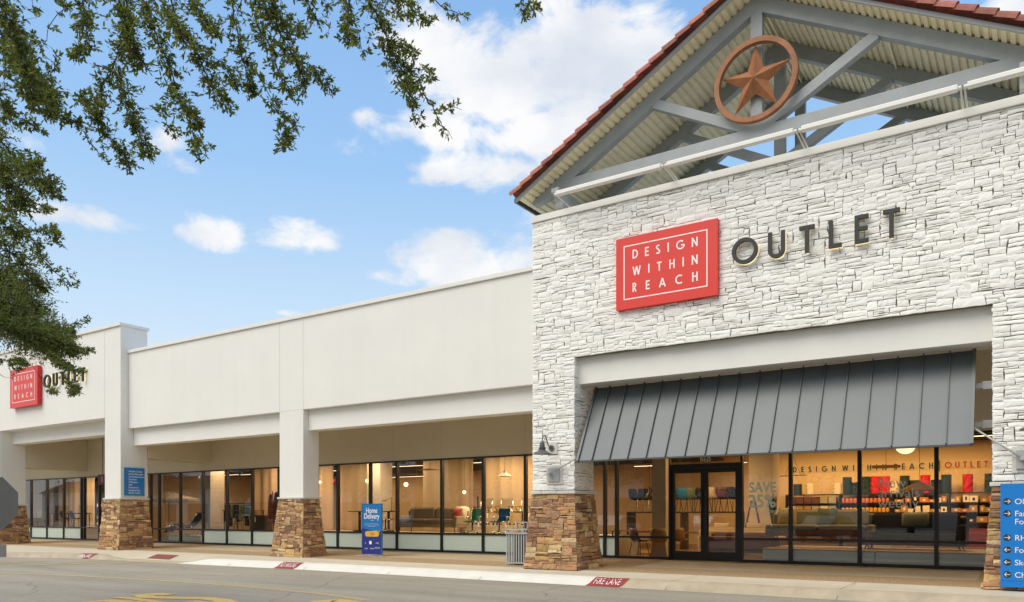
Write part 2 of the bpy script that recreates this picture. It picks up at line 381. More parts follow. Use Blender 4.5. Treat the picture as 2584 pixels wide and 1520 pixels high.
# ------------------------------------------------------------------ lettering
def arc(cx, cy, r, a0, a1, n=14, ry=None):
    ry = ry or r
    return [(cx+r*math.cos(R(a0+(a1-a0)*i/n)), cy+ry*math.sin(R(a0+(a1-a0)*i/n))) for i in range(n+1)]
def glyph(ch, h):
    """centre lines in a 1-high box, h = half stroke; returns width, strokes [(pts, closed)]"""
    a, b = h, 1-h
    if ch == 'D': return .66, [([(a, a), (a, b), (.22, b)]+arc(.22, .5, .44-h, 90, -90, 18, .5-h)+[(.22, a)], True)]
    if ch == 'E': return .46, [([(.46, b), (a, b), (a, a), (.46, a)], False), ([(a, .51), (.43, .51)], False)]
    if ch == 'L': return .44, [([(a, 1), (a, a), (.44, a)], False)]
    if ch == 'I': return 2*h, [([(a, 0), (a, 1)], False)]
    if ch == 'T': return .54, [([(0, b), (.54, b)], False), ([(.27, 0), (.27, b)], False)]
    if ch == 'H': return .62, [([(a, 0), (a, 1)], False), ([(.62-h, 0), (.62-h, 1)], False), ([(a, .53), (.62-h, .53)], False)]
    if ch == 'N': return .66, [([(a, 0), (a, 1)], False), ([(.66-h, 0), (.66-h, 1)], False), ([(a*.7, 1-h*.4), (.66-h*.7, h*.4)], False)]
    if ch == 'W': return 1.0, [([(h, 1), (.28, h*.3)], False), ([(.28, h*.3), (.5, .98)], False), ([(.5, .98), (.72, h*.3)], False), ([(.72, h*.3), (1-h, 1)], False)]
    if ch == 'A': return .76, [([(h*.6, 0), (.38, 1-h*.4)], False), ([(.38, 1-h*.4), (.76-h*.6, 0)], False), ([(.16, .30), (.60, .30)], False)]
    if ch == 'O': return 1.0, [(arc(.5, .5, .5-h, 0, 348, 29), True)]
    if ch == 'C': return .80, [(arc(.5, .5, .5-h, 52, 308, 24), False)]
    if ch == 'G': return .92, [(arc(.5, .5, .5-h, 48, 345, 26)+[(.93-h, .46), (.56, .46)], False)]
    if ch == 'U': return .62, [([(a, 1), (a, .32)]+arc(.31, .31, .31-h, 180, 360, 16)+[(.62-h, .32), (.62-h, 1)], False)]
    if ch == 'R': return .50, [([(a, 0), (a, b), (.22, b)]+arc(.22, .73, .24-h, 90, -90, 12, .27-h)+[(a, .46)], False), ([(.20, .46), (.50-h, 0)], False)]
    if ch == 'S': return .50, [(arc(.25, .755, .225-h*.6, 40, 180, 10, .245-h)+arc(.27, .755, .245-h*.6, 180, 235, 4, .245-h)+arc(.23, .25, .25-h*.6, 55, 0, 4, .25-h)+arc(.23, .25, .25-h*.6, 0, -145, 12, .25-h), False)]
    if ch == '|': return 2*h, [([(a, -.25), (a, 1.2)], False)]
    return .35, []
def ribbon(mb, pts, closed, h, put, y0, y1):
    """mitred band of half width h along pts; put(x,z,y) places it"""
    n = len(pts); L = []; Rr = []
    for i in range(n):
        p = Vector(pts[i]); a = Vector(pts[(i-1) % n]) if (closed or i > 0) else None; b = Vector(pts[(i+1) % n]) if (closed or i < n-1) else None
        d1 = (p-a).normalized() if a is not None and (p-a).length > 1e-6 else None; d2 = (b-p).normalized() if b is not None and (b-p).length > 1e-6 else None
        d1 = d1 or d2; d2 = d2 or d1
        n1 = Vector((-d1.y, d1.x)); n2 = Vector((-d2.y, d2.x)); m_ = (n1+n2)
        m_ = m_.normalized() if m_.length > 1e-5 else n1
        k = h/max(.45, m_.dot(n1)); L.append(p+m_*k); Rr.append(p-m_*k)
    m = n if closed else n-1
    for i in range(m):
        j = (i+1) % n
        a, b, c, d = L[i], L[j], Rr[j], Rr[i]
        F = [put(q.x, q.y, y0) for q in (a, b, c, d)]; B = [put(q.x, q.y, y1) for q in (a, b, c, d)]
        mb.poly(F); mb.quad(F[0], F[1], B[1], B[0]); mb.quad(F[3], F[2], B[2], B[3])
        if not closed and i == 0: mb.quad(F[0], F[3], B[3], B[0])
        if not closed and i == m-1: mb.quad(F[1], F[2], B[2], B[1])
def letter(mb, ch, x, z, H, t, y0, y1):
    """letter standing on z, front face at y0; returns width"""
    h = t/2/H; w, st = glyph(ch, h)
    for k, (pts, cl) in enumerate(st):
        ribbon(mb, pts, cl, h, lambda u, v, y, k=k: (x+u*H, y, z+v*H), y0-k*.0006, y1)
    return w*H
def word(mb, txt, x0, x1, z, H, t, y0, y1):
    ws = [glyph(c, t/2/H)[0]*H for c in txt]; gap = (x1-x0-sum(ws))/max(1, len(txt)-1); x = x0
    for c, w in zip(txt, ws): letter(mb, c, x, z, H, t, y0, y1); x += w+gap
def text_obj(name, s, size, mat, parent, loc, rot=(R(90), 0, 0), ext=.002, align='LEFT', xs=1.0, sp=1.0, wt=0.0):
    c = bpy.data.curves.new(name, 'FONT'); c.body = s; c.size = size; c.extrude = ext; c.align_x = align; c.space_character = sp; c.resolution_u = 4; c.offset = wt
    o = bpy.data.objects.new('tmp', c); COL.objects.link(o)
    dg = bpy.context.evaluated_depsgraph_get(); me = bpy.data.meshes.new_from_object(o.evaluated_get(dg))
    bpy.data.objects.remove(o); me.name = name
    org = root_of(parent).location if parent else Vector((0, 0, 0))
    me.transform(Matrix.Translation(Vector(loc)-org) @ Euler(rot).to_matrix().to_4x4() @ Matrix.Diagonal((xs, 1, 1, 1)))
    me.materials.clear(); me.materials.append(mat)
    q = bpy.data.objects.new(name, me); COL.objects.link(q)
    if parent: q.parent = parent
    return q

# ------------------------------------------------------------------ ground, road, kerb, walk
def foot(x):      # line where the kerb meets the road
    P = [(-70, 11.2), (-40, 11.9), (-32, 12.3), (-29.9, 12.8), (-28.3, 13.38), (-26.6, 13.84), (-25.3, 13.87), (-22.4, 13.98), (-18.8, 14.17), (-15.7, 14.32), (8, 14.33)]
    for (a, b), (c, d) in zip(P, P[1:]):
        if a <= x <= c: return b+(d-b)*(x-a)/(c-a)
    return 14.33
def ramp(x):      # 1 = full kerb, 0 = dropped at the crossing
    if x < -25.2: return min(1, (-25.2-x)/.8)
    if x > -21.3: return min(1, (x+21.3)/.9)
    return 0
def wz(y): return .08*(y-16.1)/3.85 - .0
g = MB(); g.quad((-400, -400, -.17), (400, -400, -.17), (400, 500, -.17), (-400, 500, -.17))
tag(g.build('road', ASPH), kind='structure')
def strip(name, mat, xs, rows, T=.0):
    mb = MB(); P = [[(x, *r(x)) for r in rows] for x in xs]
    for a, b in zip(P, P[1:]):
        for i in range(len(rows)-1): mb.quad(a[i], b[i], b[i+1], a[i+1])
    return tag(mb.build(name, mat, smooth=False), kind='structure')
def xr(a, b, n): return [a+(b-a)*i/n for i in range(n+1)]
krows = [lambda x: (foot(x), -.172), lambda x: (foot(x)+.10, -.172+.035*ramp(x)+.012), lambda x: (foot(x)+.20, -.172+.10*ramp(x)+.03),
         lambda x: (foot(x)+.32, -.172+.135*ramp(x)+.03), lambda x: (foot(x)+.48, -.165+.125*ramp(x)+.03)]
strip('kerb', CONCO, xr(-60, -21.4, 60), krows)
strip('new_kerb', CONCW, xr(-21.4, -7.0, 40), krows)
strip('old_kerb', CONCO, xr(-7.0, 6, 30), krows)
wk = [krows[-1], lambda x: (max(foot(x)+.49, 15.3), -.03+.0*x), lambda x: (16.2, wz(16.2)-.004)]
strip('pavement', CONC, xr(-60, 6, 120), [krows[-1], lambda x: (foot(x)+1.4, -.035), lambda x: (16.2, .0)])
strip('aggregate_band', AGG, xr(-60, 6, 10), [lambda x: (16.2, 0), lambda x: (17.55, .03)])
strip('walkway', SLAB, xr(-60, 6, 10), [lambda x: (17.55, .03), lambda x: (20.05, .08)])
for x in (-38.3, -28.5, -18.9, -9.3, .2):
    strip('aggregate_cross_band', AGG, [x-1.0, x+1.2], [lambda x: (17.56, .034), lambda x: (19.9, .084)])
kj = MB()
for x in (-50, -46, -41, -36.2, -31.9, -28, -19.2, -16.2, -13.2, -10.4, -5.9, -2.75, .3):
    kj.quad((x, foot(x)-.001, -.168), (x+.012, foot(x), -.168), (x+.012, foot(x)+.33, -.001+(-.172+.135*ramp(x)+.034)), (x, foot(x)+.33, -.172+.135*ramp(x)+.034))
    kj.quad((x, foot(x)+.33, -.005), (x+.012, foot(x)+.33, -.005), (x+.012, 16.15, .003), (x, 16.15, .003))
tag(kj.build('pavement_joints', M('joint dirt', (.20, .17, .12), .95)), kind='structure')
def pz(x, y):
    f = foot(x)+.48; z0 = -.165+.125*ramp(x)+.03
    return (z0+(-.035-z0)*(y-f)/(.92) if y < f+.92 else -.035+.035*(y-f-.92)/(16.2-f-.92))+.006
rp = MB()
for i in range(6):
    y0, y1 = 14.58+.13*i, 14.58+.13*(i+1); f = lambda y: (-23.95-.65*(y-14.58)/.78, -22.72-.65*(y-14.58)/.78)
    (a0, b0), (a1, b1) = f(y0), f(y1); rp.quad((a0, y0, pz(a0, y0)), (b0, y0, pz(b0, y0)), (b1, y1, pz(b1, y1)), (a1, y1, pz(a1, y1)))
tag(rp.build('ramp_paving', BRICKP), kind='structure')
# yellow lane line and lane lettering
def band(pts, w, z=-.166):
    mb = MB(); n = len(pts); L = []
    for i in range(n):
        a = Vector(pts[max(i-1, 0)]); b = Vector(pts[min(i+1, n-1)]); d = (b-a).normalized(); p = Vector(pts[i]); q = Vector((-d.y, d.x))*w/2
        L.append((p+q, p-q))
    for (a, b), (c, d) in zip(L, L[1:]): mb.quad((a.x, a.y, z), (b.x, b.y, z), (d.x, d.y, z), (c.x, c.y, z))
    return mb
yl = [W(x, y, Z=-.17).xy for x, y in ((-500, 1428), (-250, 1436), (0, 1446), (200, 1454), (400, 1465), (600, 1479), (800, 1498), (900, 1511), (925, 1515))]
tag(band([tuple(p) for p in yl], .17).build('lane_line_marking', YELF), kind='structure')
ht = MB()
for k, (xa, ya, xb, yb) in enumerate(((0, 1428.5, 440, 1419.5), (-60, 1426, 55, 1417), (0, 1423, 115, 1415.5), (95, 1427, 272, 1413.5), (170, 1425.5, 318, 1415), (262, 1424, 370, 1417.5), (-150, 1424, -30, 1415))):
    a = W(xa, ya, Z=-.17).xy; b = W(xb, yb, Z=-.17).xy; d = (b-a).normalized(); q = Vector((-d.y, d.x))*.085; z = -.166+.0006*k
    ht.quad((a.x+q.x, a.y+q.y, z), (a.x-q.x, a.y-q.y, z), (b.x-q.x, b.y-q.y, z), (b.x+q.x, b.y+q.y, z))
tag(ht.build('hatch_marking', YELF), kind='structure')
for k, seg in enumerate([[(150, 1545), (200, 1523), (270, 1517), (330, 1521), (360, 1535)], [(290, 1509), (330, 1511), (400, 1521), (440, 1532)],
                         [(430, 1502), (390, 1500), (358, 1502), (372, 1508), (440, 1510), (520, 1511), (560, 1516), (590, 1526)],
                         [(480, 1519), (530, 1524), (570, 1534)], [(790, 1530), (815, 1518), (845, 1516), (880, 1520), (900, 1532)]]):
    tag(band([tuple(W(x, y, Z=-.17).xy) for x, y in seg], (.34, .20, .34, .30, .40)[k], -.161-.0007*k).build('lane_letter_marking', YEL), kind='structure')
# patches of newer asphalt, stains
# kerb plaques
def plaque(x0, x1, txt, label, size):
    t = thing('kerb_marking', label, 'kerb marking', (x0, foot(x0), -.17))
    mb = MB(); xs = xr(x0, x1, 4)
    rows = [lambda x, r=r: (r(x)[0]-.002, r(x)[1]+.004) for r in krows[:4]]
    for xa, xb in zip(xs, xs[1:]):
        for i in range(3):
            sh = lambda x, i: (x+(-.10 if i == 0 else -.05 if i == 1 else 0), *rows[i](x))
            mb.quad(sh(xa, i), sh(xb, i), sh(xb, i+1), sh(xa, i+1))
    mb.build('painted_panel', KRED, t)
    a = Vector((0, rows[0](x0)[0], rows[0](x0)[1])); b = Vector((0, rows[3](x0)[0], rows[3](x0)[1]))
    el_ = math.atan2(b.z-a.z, b.y-a.y)
    # stencilled words follow the sloped kerb face
    c = bpy.data.curves.new('w', 'FONT'); c.body = txt; c.size = size; c.align_x = 'CENTER'; c.align_y = 'CENTER'; c.offset = .0; c.space_character = 1.12; c.extrude = .0015
    o = bpy.data.objects.new('w', c); COL.objects.link(o); dg = bpy.context.evaluated_depsgraph_get(); me = bpy.data.meshes.new_from_object(o.evaluated_get(dg)); bpy.data.objects.remove(o)
    me.name = 'stencil_text'
    wd = max(v.co.x for v in me.vertices)-min(v.co.x for v in me.vertices)
    sx = (x1-x0)*.76/wd
    mid = (Vector((0, *rows[1](x0)))+Vector((0, *rows[2](x0))))*.5
    for v in me.vertices:
        X = (x0+x1)/2-.05+v.co.x*sx; yy = mid.y+foot(X)-foot(x0)+v.co.y*1.15; 
        # height from the kerb profile
        pr = [r(X) for r in rows]; zz = pr[-1][1]
        for p, q in zip(pr, pr[1:]):
            if p[0] <= yy <= q[0]: zz = p[1]+(q[1]-p[1])*(yy-p[0])/(q[0]-p[0])
        v.co = Vector((X, yy, zz+.006+v.co.z))-t.location
    me.materials.clear(); me.materials.append(WHITEP); q = bpy.data.objects.new('stencil_text', me); COL.objects.link(q); q.parent = t
plaque(W(1497, 1465, Y=14.5).x, W(1583, 1467, Y=14.5).x, 'FIRE LANE', 'dark red kerb panel reading FIRE LANE in front of the awning storefront', .20)
plaque(W(710, 1422, Y=14.45).x, W(758, 1424, Y=14.45).x, 'NO PARKING', 'dark red kerb panel reading NO PARKING on the white kerb', .20)
plaque(W(207, 1401.5, Y=14.05).x, W(240, 1402.5, Y=14.05).x, 'FIRE LANE', 'faded dark red kerb panel reading FIRE LANE near the leftmost corner block', .20)

# ------------------------------------------------------------------ ledgestone
def stonework(mb, Wd, Ht, put, tint, seed, uw=.055, uh=.041, holes=(), gap=.0085, d0=.026, d1=.042):
    rnd = random.Random(seed); nx = max(1, round(Wd/uw)); nz_ = max(1, round(Ht/uh)); cw = Wd/nx; chh = Ht/nz_
    occ = [[False]*nx for _ in range(nz_)]
    def inh(i, j):
        u = (i+.5)*cw; v = (j+.5)*chh
        return any(a < u < b and c < v < d for a, b, c, d in holes)
    for j in range(nz_):
        for i in range(nx):
            if inh(i, j): occ[j][i] = True
    js = [[rnd.uniform(-1, 1) for _ in range(nx+1)] for _ in range(nz_+1)]
    jt = [[rnd.uniform(-1, 1) for _ in range(nx+1)] for _ in range(nz_+1)]
    for j in range(nz_):
        i = 0
        while i < nx:
            if occ[j][i]: i += 1; continue
            h = rnd.choices((1, 2, 3, 4), (.38, .40, .18, .04))[0]; w = rnd.choices(range(2, 11), (2, 5, 6, 6, 5, 4, 3, 2, 1))[0]
            if h == 1: w = max(w, 3)
            free = 0
            while i+free < nx and not occ[j][i+free] and free < w: free += 1
            rest = 0
            while i+free+rest < nx and not occ[j][i+free+rest] and rest < 2: rest += 1
            if rest == 1: free += 1
            w = free; h = min(h, nz_-j)
            hh = 1
            while hh < h and all(not occ[j+hh][i+k] for k in range(w)): hh += 1
            h = hh
            for b in range(h):
                for a in range(w): occ[j+b][i+a] = True
            def cn(ii, jj):
                ju = js[jj][ii]*cw*.30 if 0 < ii < nx else 0; jv = jt[jj][ii]*chh*.30 if 0 < jj < nz_ else 0
                return (ii*cw+ju, jj*chh+jv)
            A, B, C, D = cn(i, j), cn(i+w, j), cn(i+w, j+h), cn(i, j+h)
            g_ = gap*rnd.uniform(.5, 1.3)
            A = (A[0]+g_/2, A[1]+g_/2); B = (B[0]-g_/2, B[1]+g_/2); C = (C[0]-g_/2, C[1]-g_/2); D = (D[0]+g_/2, D[1]-g_/2)
            dep = rnd.uniform(d0, d1); col = tint(rnd)
            nu, nv = max(2, min(6, w)), (2 if h == 1 else 3)
            tu, tv = rnd.uniform(-.005, .005), rnd.uniform(-.006, .006)
            grid = []
            for b in range(nv+1):
                for a in range(nu+1):
                    s_, t_ = a/nu, b/nv
                    u = (A[0]*(1-s_)+B[0]*s_)*(1-t_)+(D[0]*(1-s_)+C[0]*s_)*t_; v = (A[1]*(1-s_)+B[1]*s_)*(1-t_)+(D[1]*(1-s_)+C[1]*s_)*t_
                    e = a in (0, nu) or b in (0, nv)
                    n_ = dep + tu*(s_-.5)*2 + tv*(t_-.5)*2 + rnd.uniform(-.0035, .0035) - (.006 if e else 0) - (.004 if (a in (0, nu) and b in (0, nv)) else 0)
                    if e and not (a in (0, nu) and b in (0, nv)):
                        if b in (0, nv): v += rnd.uniform(-.004, .004)
                        else: u += rnd.uniform(-.004, .004)
                    grid.append(put(u, v, n_)+(u, v) if False else (u, v, n_))
            vs = [put(*q) for q in grid]; fs = []
            for b in range(nv):
                for a in range(nu): k = b*(nu+1)+a; fs.append((k, k+1, k+nu+2, k+nu+1))
            ring = [a for a in range(nu+1)]+[(nu+1)*(b+1)-1 for b in range(1, nv+1)]+[nv*(nu+1)+a for a in range(nu-1, -1, -1)]+[(nu+1)*b for b in range(nv-1, 0, -1)]
            base = len(vs); vs += [put(grid[q][0], grid[q][1], -.004) for q in ring]; m_ = len(ring)
            for k in range(m_): fs.append((ring[(k+1) % m_], ring[k], base+k, base+(k+1) % m_))
            mb.faces(vs, fs, col); i += w
def wtint(r):
    k = r.uniform(.95, 1.04); return (.86*k, .85*k, .80*k*r.uniform(.985, 1.01))
BP = [(.48, .29, .12), (.40, .20, .085), (.30, .14, .07), (.20, .095, .06), (.50, .35, .17), (.34, .165, .085), (.44, .26, .095), (.27, .14, .085), (.52, .37, .20), (.36, .22, .12), (.24, .12, .07), (.42, .24, .11)]
def btint(r):
    c = r.choice(BP); k = r.uniform(.88, 1.38); m = .12; c = tuple(c[i]*(1-m)+(.38, .235, .115)[i]*m for i in range(3)); return (c[0]*k, c[1]*k*1.04, c[2]*k*1.05)

# ------------------------------------------------------------------ STONE TOWER
TX0, TX1, TY = -10.09, .66, 16.2
tower = thing('stone_shop_building', 'white ledgestone shop front with a deep opening, slate awning and open gabled roof', 'building', (-4.7, 18, 0))
OL, OR, OT = -8.95, -.485, 5.06
mb = MB()     # solid core behind the stone
mb.box(TX0+.012, TY, OT, TX1, TY+1.0, 8.44)
mb.box(TX0+.012, TY, 1.9, OL-.012, 17.19, OT-.002); mb.box(OR+.012, TY, 1.9, TX1, 17.19, OT-.002)
mb.build('stone_bed', WMORT, tower)
mb = MB()
stonework(mb, TX1-TX0, 8.44-1.9, lambda u, v, n: (TX0+u, TY-n, 1.9+v), wtint, 11, holes=[(OL-TX0, OR-TX0, -1, OT-1.9)])
mb.build('stone_facade', WSTONE, tower)
mb = MB()
stonework(mb, .98, OT-1.9, lambda u, v, n: (OL-.012+n, TY-.02+u, 1.9+v), wtint, 12); mb.build('stone_return', WSTONE, tower); mb = MB()
stonework(mb, .98, OT-1.9, lambda u, v, n: (OR+.012-n, 17.16-u, 1.9+v), wtint, 13); mb.build('stone_return', WSTONE, tower); mb = MB()
stonework(mb, .98, 8.44-1.9, lambda u, v, n: (TX0+.012-n, 17.16-u, 1.9+v), wtint, 14); mb.build('stone_return', WSTONE, tower)
mb = MB(); mb.box(TX0-.03, TY-.075, 8.445, TX1, TY+1.02, 8.60); mb.build('coping', COPING, tower, bevel=.006)
mb = MB(); mb.box(OL, 16.372, 4.42, OR, 17.18, OT+.0); mb.build('stucco_beam', STUCCO, tower, bevel=.008)
def capband(x0, x1, y0, y1, z, parent, seed, o=.06, h=.075, name='ledge_cap'):
    mb = MB(); r = random.Random(seed); x = x0-o
    while x < x1+o-.01:
        nx_ = min(x1+o, x+r.uniform(.28, .5))
        if x1+o-nx_ < .15: nx_ = x1+o
        mb.rbox(x+.002, y0-o-r.uniform(0, .01), z-r.uniform(0, .006), nx_-.002, y1+o, z+h+r.uniform(-.004, .004), .012); x = nx_
    mb.build(name, LEDGE, parent)
def pier_base(x0, x1, y0, y1, parent, seed, z1=1.80, b=.15, zb=0.0, name='pier_base', left=True):
    """battered brown stone base, wider at the foot"""
    core = MB(); e = .012
    lo = [(x0-b+e, y0-b+e), (x1+b-e, y0-b+e), (x1+b-e, y1+b-e), (x0-b+e, y1+b-e)]; hi = [(x0+e, y0+e), (x1-e, y0+e), (x1-e, y1-e), (x0+e, y1-e)]
    vs = [(*p, zb) for p in lo]+[(*p, z1) for p in hi]
    core.faces(vs, [(0,1,5,4),(1,2,6,5),(2,3,7,6),(3,0,4,7),(4,5,6,7)]); core.build(name+'_core', BMORT, parent)
    mb = MB(); Hh = z1-zb
    def side(P, Q, P1, Q1, nrm, sd, x=.03):
        P, Q, P1, Q1 = map(Vector, (P, Q, P1, Q1)); Wd = (Q-P).length+.0
        def put(u, v, n):
            s_ = u/Wd; t_ = v/Hh; s_ = s_*(1+2*x/Wd)-x/Wd
            a = P.lerp(Q, s_); c = P1.lerp(Q1, s_); p = a.lerp(c, t_)
            fl = max(0, .12-t_)/.12*.03
            return (p.x+nrm[0]*(n+fl), p.y+nrm[1]*(n+fl), zb+v)
        stonework(mb, Wd, Hh, put, btint, sd, uw=.060, uh=.043, gap=.008, d0=.014, d1=.045)
    L = [Vector((*p, zb)) for p in ((x0-b, y0-b), (x1+b, y0-b), (x1+b, y1+b), (x0-b, y1+b))]; U = [Vector((*p, z1)) for p in ((x0, y0), (x1, y0), (x1, y1), (x0, y1))]
    side(L[0], L[1], U[0], U[1], (0, -1), seed); side(L[1], L[2], U[1], U[2], (1, 0), seed+1, .0)
    if left: side(L[3], L[0], U[3], U[0], (-1, 0), seed+2, .0)
    mb.build(name, BSTONE, parent)
capband(TX0, OL, TY-.02, 17.2, 1.81, tower, 3); capband(OR, TX1, TY-.02, 17.2, 1.81, tower, 4)
pier_base(TX0, OL, TY-.01, 17.2, tower, 21); pier_base(OR, TX1, TY-.01, 17.2, tower, 31, b=.13)
# walkway wall over the glass, ceiling
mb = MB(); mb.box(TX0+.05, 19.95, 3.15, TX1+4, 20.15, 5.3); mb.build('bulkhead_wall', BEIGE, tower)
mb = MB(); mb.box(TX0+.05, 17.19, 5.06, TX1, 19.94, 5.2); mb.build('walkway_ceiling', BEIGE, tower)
mb = MB(); mb.box(TX0+.1, 20.16, 5.25, TX1+4, 32, 5.6); mb.box(TX0+.1, 17.3, 5.21, TX0+.3, 20.1, 8.3); mb.build('flat_roof', STUCCO, tower)

# ---- gabled canopy
GX = -4.72; ZR = 12.20; PT = .5625; EAVE = 5.70; YF, YB = 16.0, 20.75
def dz(x): return ZR-PT*abs(x-GX)
roof = MB(); ca = math.cos(math.atan(PT))
for sgn in (-1, 1):
    step = .136; n = int(EAVE/step)
    pts = []
    for k in range(n+1):
        q = k*step
        pts += [(q, 0), (q+.075, 0), (q+.085, .045), (q+.126, .045)]
    pts = [(q, o) for q, o in pts if q <= EAVE]
    prof = [(GX+sgn*q, ZR-PT*q+o) for q, o in pts]
    for a, b in zip(prof, prof[1:]): roof.quad((a[0], YF, a[1]), (b[0], YF, b[1]), (b[0], YB, b[1]), (a[0], YB, a[1]))
rf = thing('gable_canopy', 'open steel gable roof with red clay tiles above the white stone wall', 'roof', (GX, 18, 8.6))
roof.build('ribbed_deck', DECK, rf)
for yy0, yy1 in ((YF-.05, YF-.002), (YB+.002, YB+.05)):
    mb = MB()
    for sgn in (-1, 1):
        x1 = GX+sgn*(EAVE+.03); P = [(GX, ZR-.0), (x1, dz(x1)-.0), (x1, dz(x1)+.085), (GX, ZR+.085)]
        if sgn > 0: P = P[::-1]
        mb.prism(P, yy0, yy1)
    mb.build('fascia', STEEL_L, rf)
mb = MB()
for sgn in (-1, 1):
    mb = MB(); x = GX+sgn*(EAVE+.03); mb.box(min(x, x+sgn*.04), YF-.05, dz(x)-.01, max(x, x+sgn*.04), YB+.05, dz(x)+.09); mb.build('eave_trim', DGREY, rf)
mb = MB()
for sgn in (-1, 1):
    x1 = GX+sgn*(EAVE+.02); P = [(GX, ZR+.088), (x1, dz(x1)+.088), (x1, dz(x1)+.10), (GX, ZR+.10)]
    if sgn > 0: P = P[::-1]
    mb.prism(P, YF-.04, YB+.04)
mb.build('roof_sheathing', DGREY, rf)
def barrel(mb, a, b, r0, r1, col, n=7, full=200):
    a = Vector(a); b = Vector(b); d = (b-a).normalized(); s_ = Vector((0, 1, 0)); u = s_.cross(d)
    if u.z < 0: u = -u
    rings = []
    for p, r in ((a, r0), (b, r1)):
        for off in (0, -.014):
            rings.append([p+s_*math.cos(R(-10+full*k/n))*(r+off)+u*math.sin(R(-10+full*k/n))*(r+off) for k in range(n+1)])
    o0, i0, o1, i1 = rings
    vs = o0+i0+o1+i1; m = n+1; fs = []
    for k in range(n):
        fs += [(k, k+1, 2*m+k+1, 2*m+k), (m+k, 3*m+k, 3*m+k+1, m+k+1), (k, m+k, m+k+1, k+1), (2*m+k, 2*m+k+1, 3*m+k+1, 3*m+k)]
    fs += [(0, 2*m, 3*m, m), (n, m+n, 3*m+n, 2*m+n)]
    mb.faces(vs, fs, col)
rt = random.Random(5)
def tcol():
    k = rt.uniform(.7, 1.2); return (.37*k, .13*k*rt.uniform(.85, 1.15), .092*k)
Ls = .305
def tile_row(mb, y, r, lift=.16):
    for sgn in (-1, 1):
        n = int((EAVE+.15)/Ls)+1
        for k in range(n):
            q1 = EAVE+.10-k*Ls; q0 = max(0.0, q1-Ls-.03)
            if q1 < .05: break
            a = (GX+sgn*q1, y, ZR-PT*q1+lift+.022); b = (GX+sgn*q0, y, ZR-PT*q0+lift-.006)
            barrel(mb, a, b, r*1.10, r*.92, tcol())
mb = MB()
tile_row(mb, YF-.07, .135, .145); mb.build('rake_tiles', TILE, rf, smooth=False)
mb = MB(); y = YF+.22
while y < YB-.05: tile_row(mb, y, .085, .12); y += .235
tile_row(mb, YB+.04, .12, .135)
mb.build('roof_tiles', TILE, rf)
mb = MB()
yy = YF-.1
while yy < YB+.05:
    a = Vector((GX, yy, ZR+.22)); mb.tube([a, a+Vector((0, .30, .015))], [.11, .095], 10, tcol()); yy += .29
mb.build('ridge_tiles', TILE, rf)
CB = 9.16; CT = 9.435
def truss(Y, w, nm, m):
    t = MB(); y0, y1 = Y, Y+w
    # bottom chord as parent part
    t.box(GX-4.95, y0, CB, GX+4.95, y1, CT); t_ = t.build('truss', m, rf, bevel=.012)
    r_ = MB()
    for sgn in (-1, 1):
        lo = GX+sgn*5.62; P = [(GX, ZR-.0), (GX, ZR-.335), (lo, dz(lo)-.335 if False else dz(lo)-.16), (lo, dz(lo)-.0)]
        P = [(GX, ZR-.005), (GX, ZR-.33), (GX+sgn*4.9, dz(GX+4.9)-.33+.0), (GX+sgn*5.5, dz(GX+5.5)-.12), (GX+sgn*5.5, dz(GX+5.5)-.005)]
        if sgn < 0: P = P[::-1]
        q = MB(); q.prism(P, y0+.004, y1-.004); q.build('rafter', m, t_)
    q = MB(); q.box(GX-.12, y0+.008, CT, GX+.12, y1-.008, ZR-.3); q.build('king_post', m, t_)
    for sgn in (-1, 1):
        q = MB(); a = (GX+sgn*2.30, Y+w/2, dz(GX+2.30)-.30); b = (GX+sgn*.02, Y+w/2, CT-.08); q.bar(a, b, w-.02, .20, up=(0, 0, 1)); q.build('web', m, t_)
    # end bracket of the side beam, standing on the wall top
    return t_
truss(16.40, .20, 'front', STEEL); truss(18.22, .18, 'middle', STEEL); truss(20.15, .18, 'rear', STEEL)
for sgn in (-1, 1):
    xb = GX+sgn*4.72
    P = [(16.12, 9.16), (16.12, 9.05), (16.15, 9.03), (16.22, 9.01), (16.29, 8.95), (16.32, 8.87), (16.33, 8.80), (16.36, 8.74), (20.6, 8.74), (20.6, 9.16)]
    mb = MB(); n = len(P); vs = [(xb-.10, *p) for p in P]+[(xb+.10, *p) for p in P]
    mb.faces(vs, [tuple(range(n)), tuple(reversed(range(n, 2*n)))]+[(i, i+n, (i+1) % n+n, (i+1) % n) for i in range(n)]); mb.build('side_beam', STEEL_L, rf, bevel=.008)
    for yy in (16.5, 18.3, 20.2):
        mb = MB(); mb.box(xb-.08, yy, 8.44, xb+.08, yy+.16, 8.745); mb.build('post', STEEL_L, rf)
for sgn in (-1, 1):       # hanging fins of the deck between trusses
    for q in (2.42, .05):
        x = GX+sgn*q; mb = MB(); z = dz(x)
        for ya, yb in ((16.61, 18.2), (18.41, 20.14)):
            mb.poly([(x, ya, z), (x, yb, z), (x, yb+.0, z-.05), (x, ya, z-.05)]); mb.box(x-.015, ya, z-.10, x+.015, yb, z+.02)
        mb.build('purlin', DECK, rf)

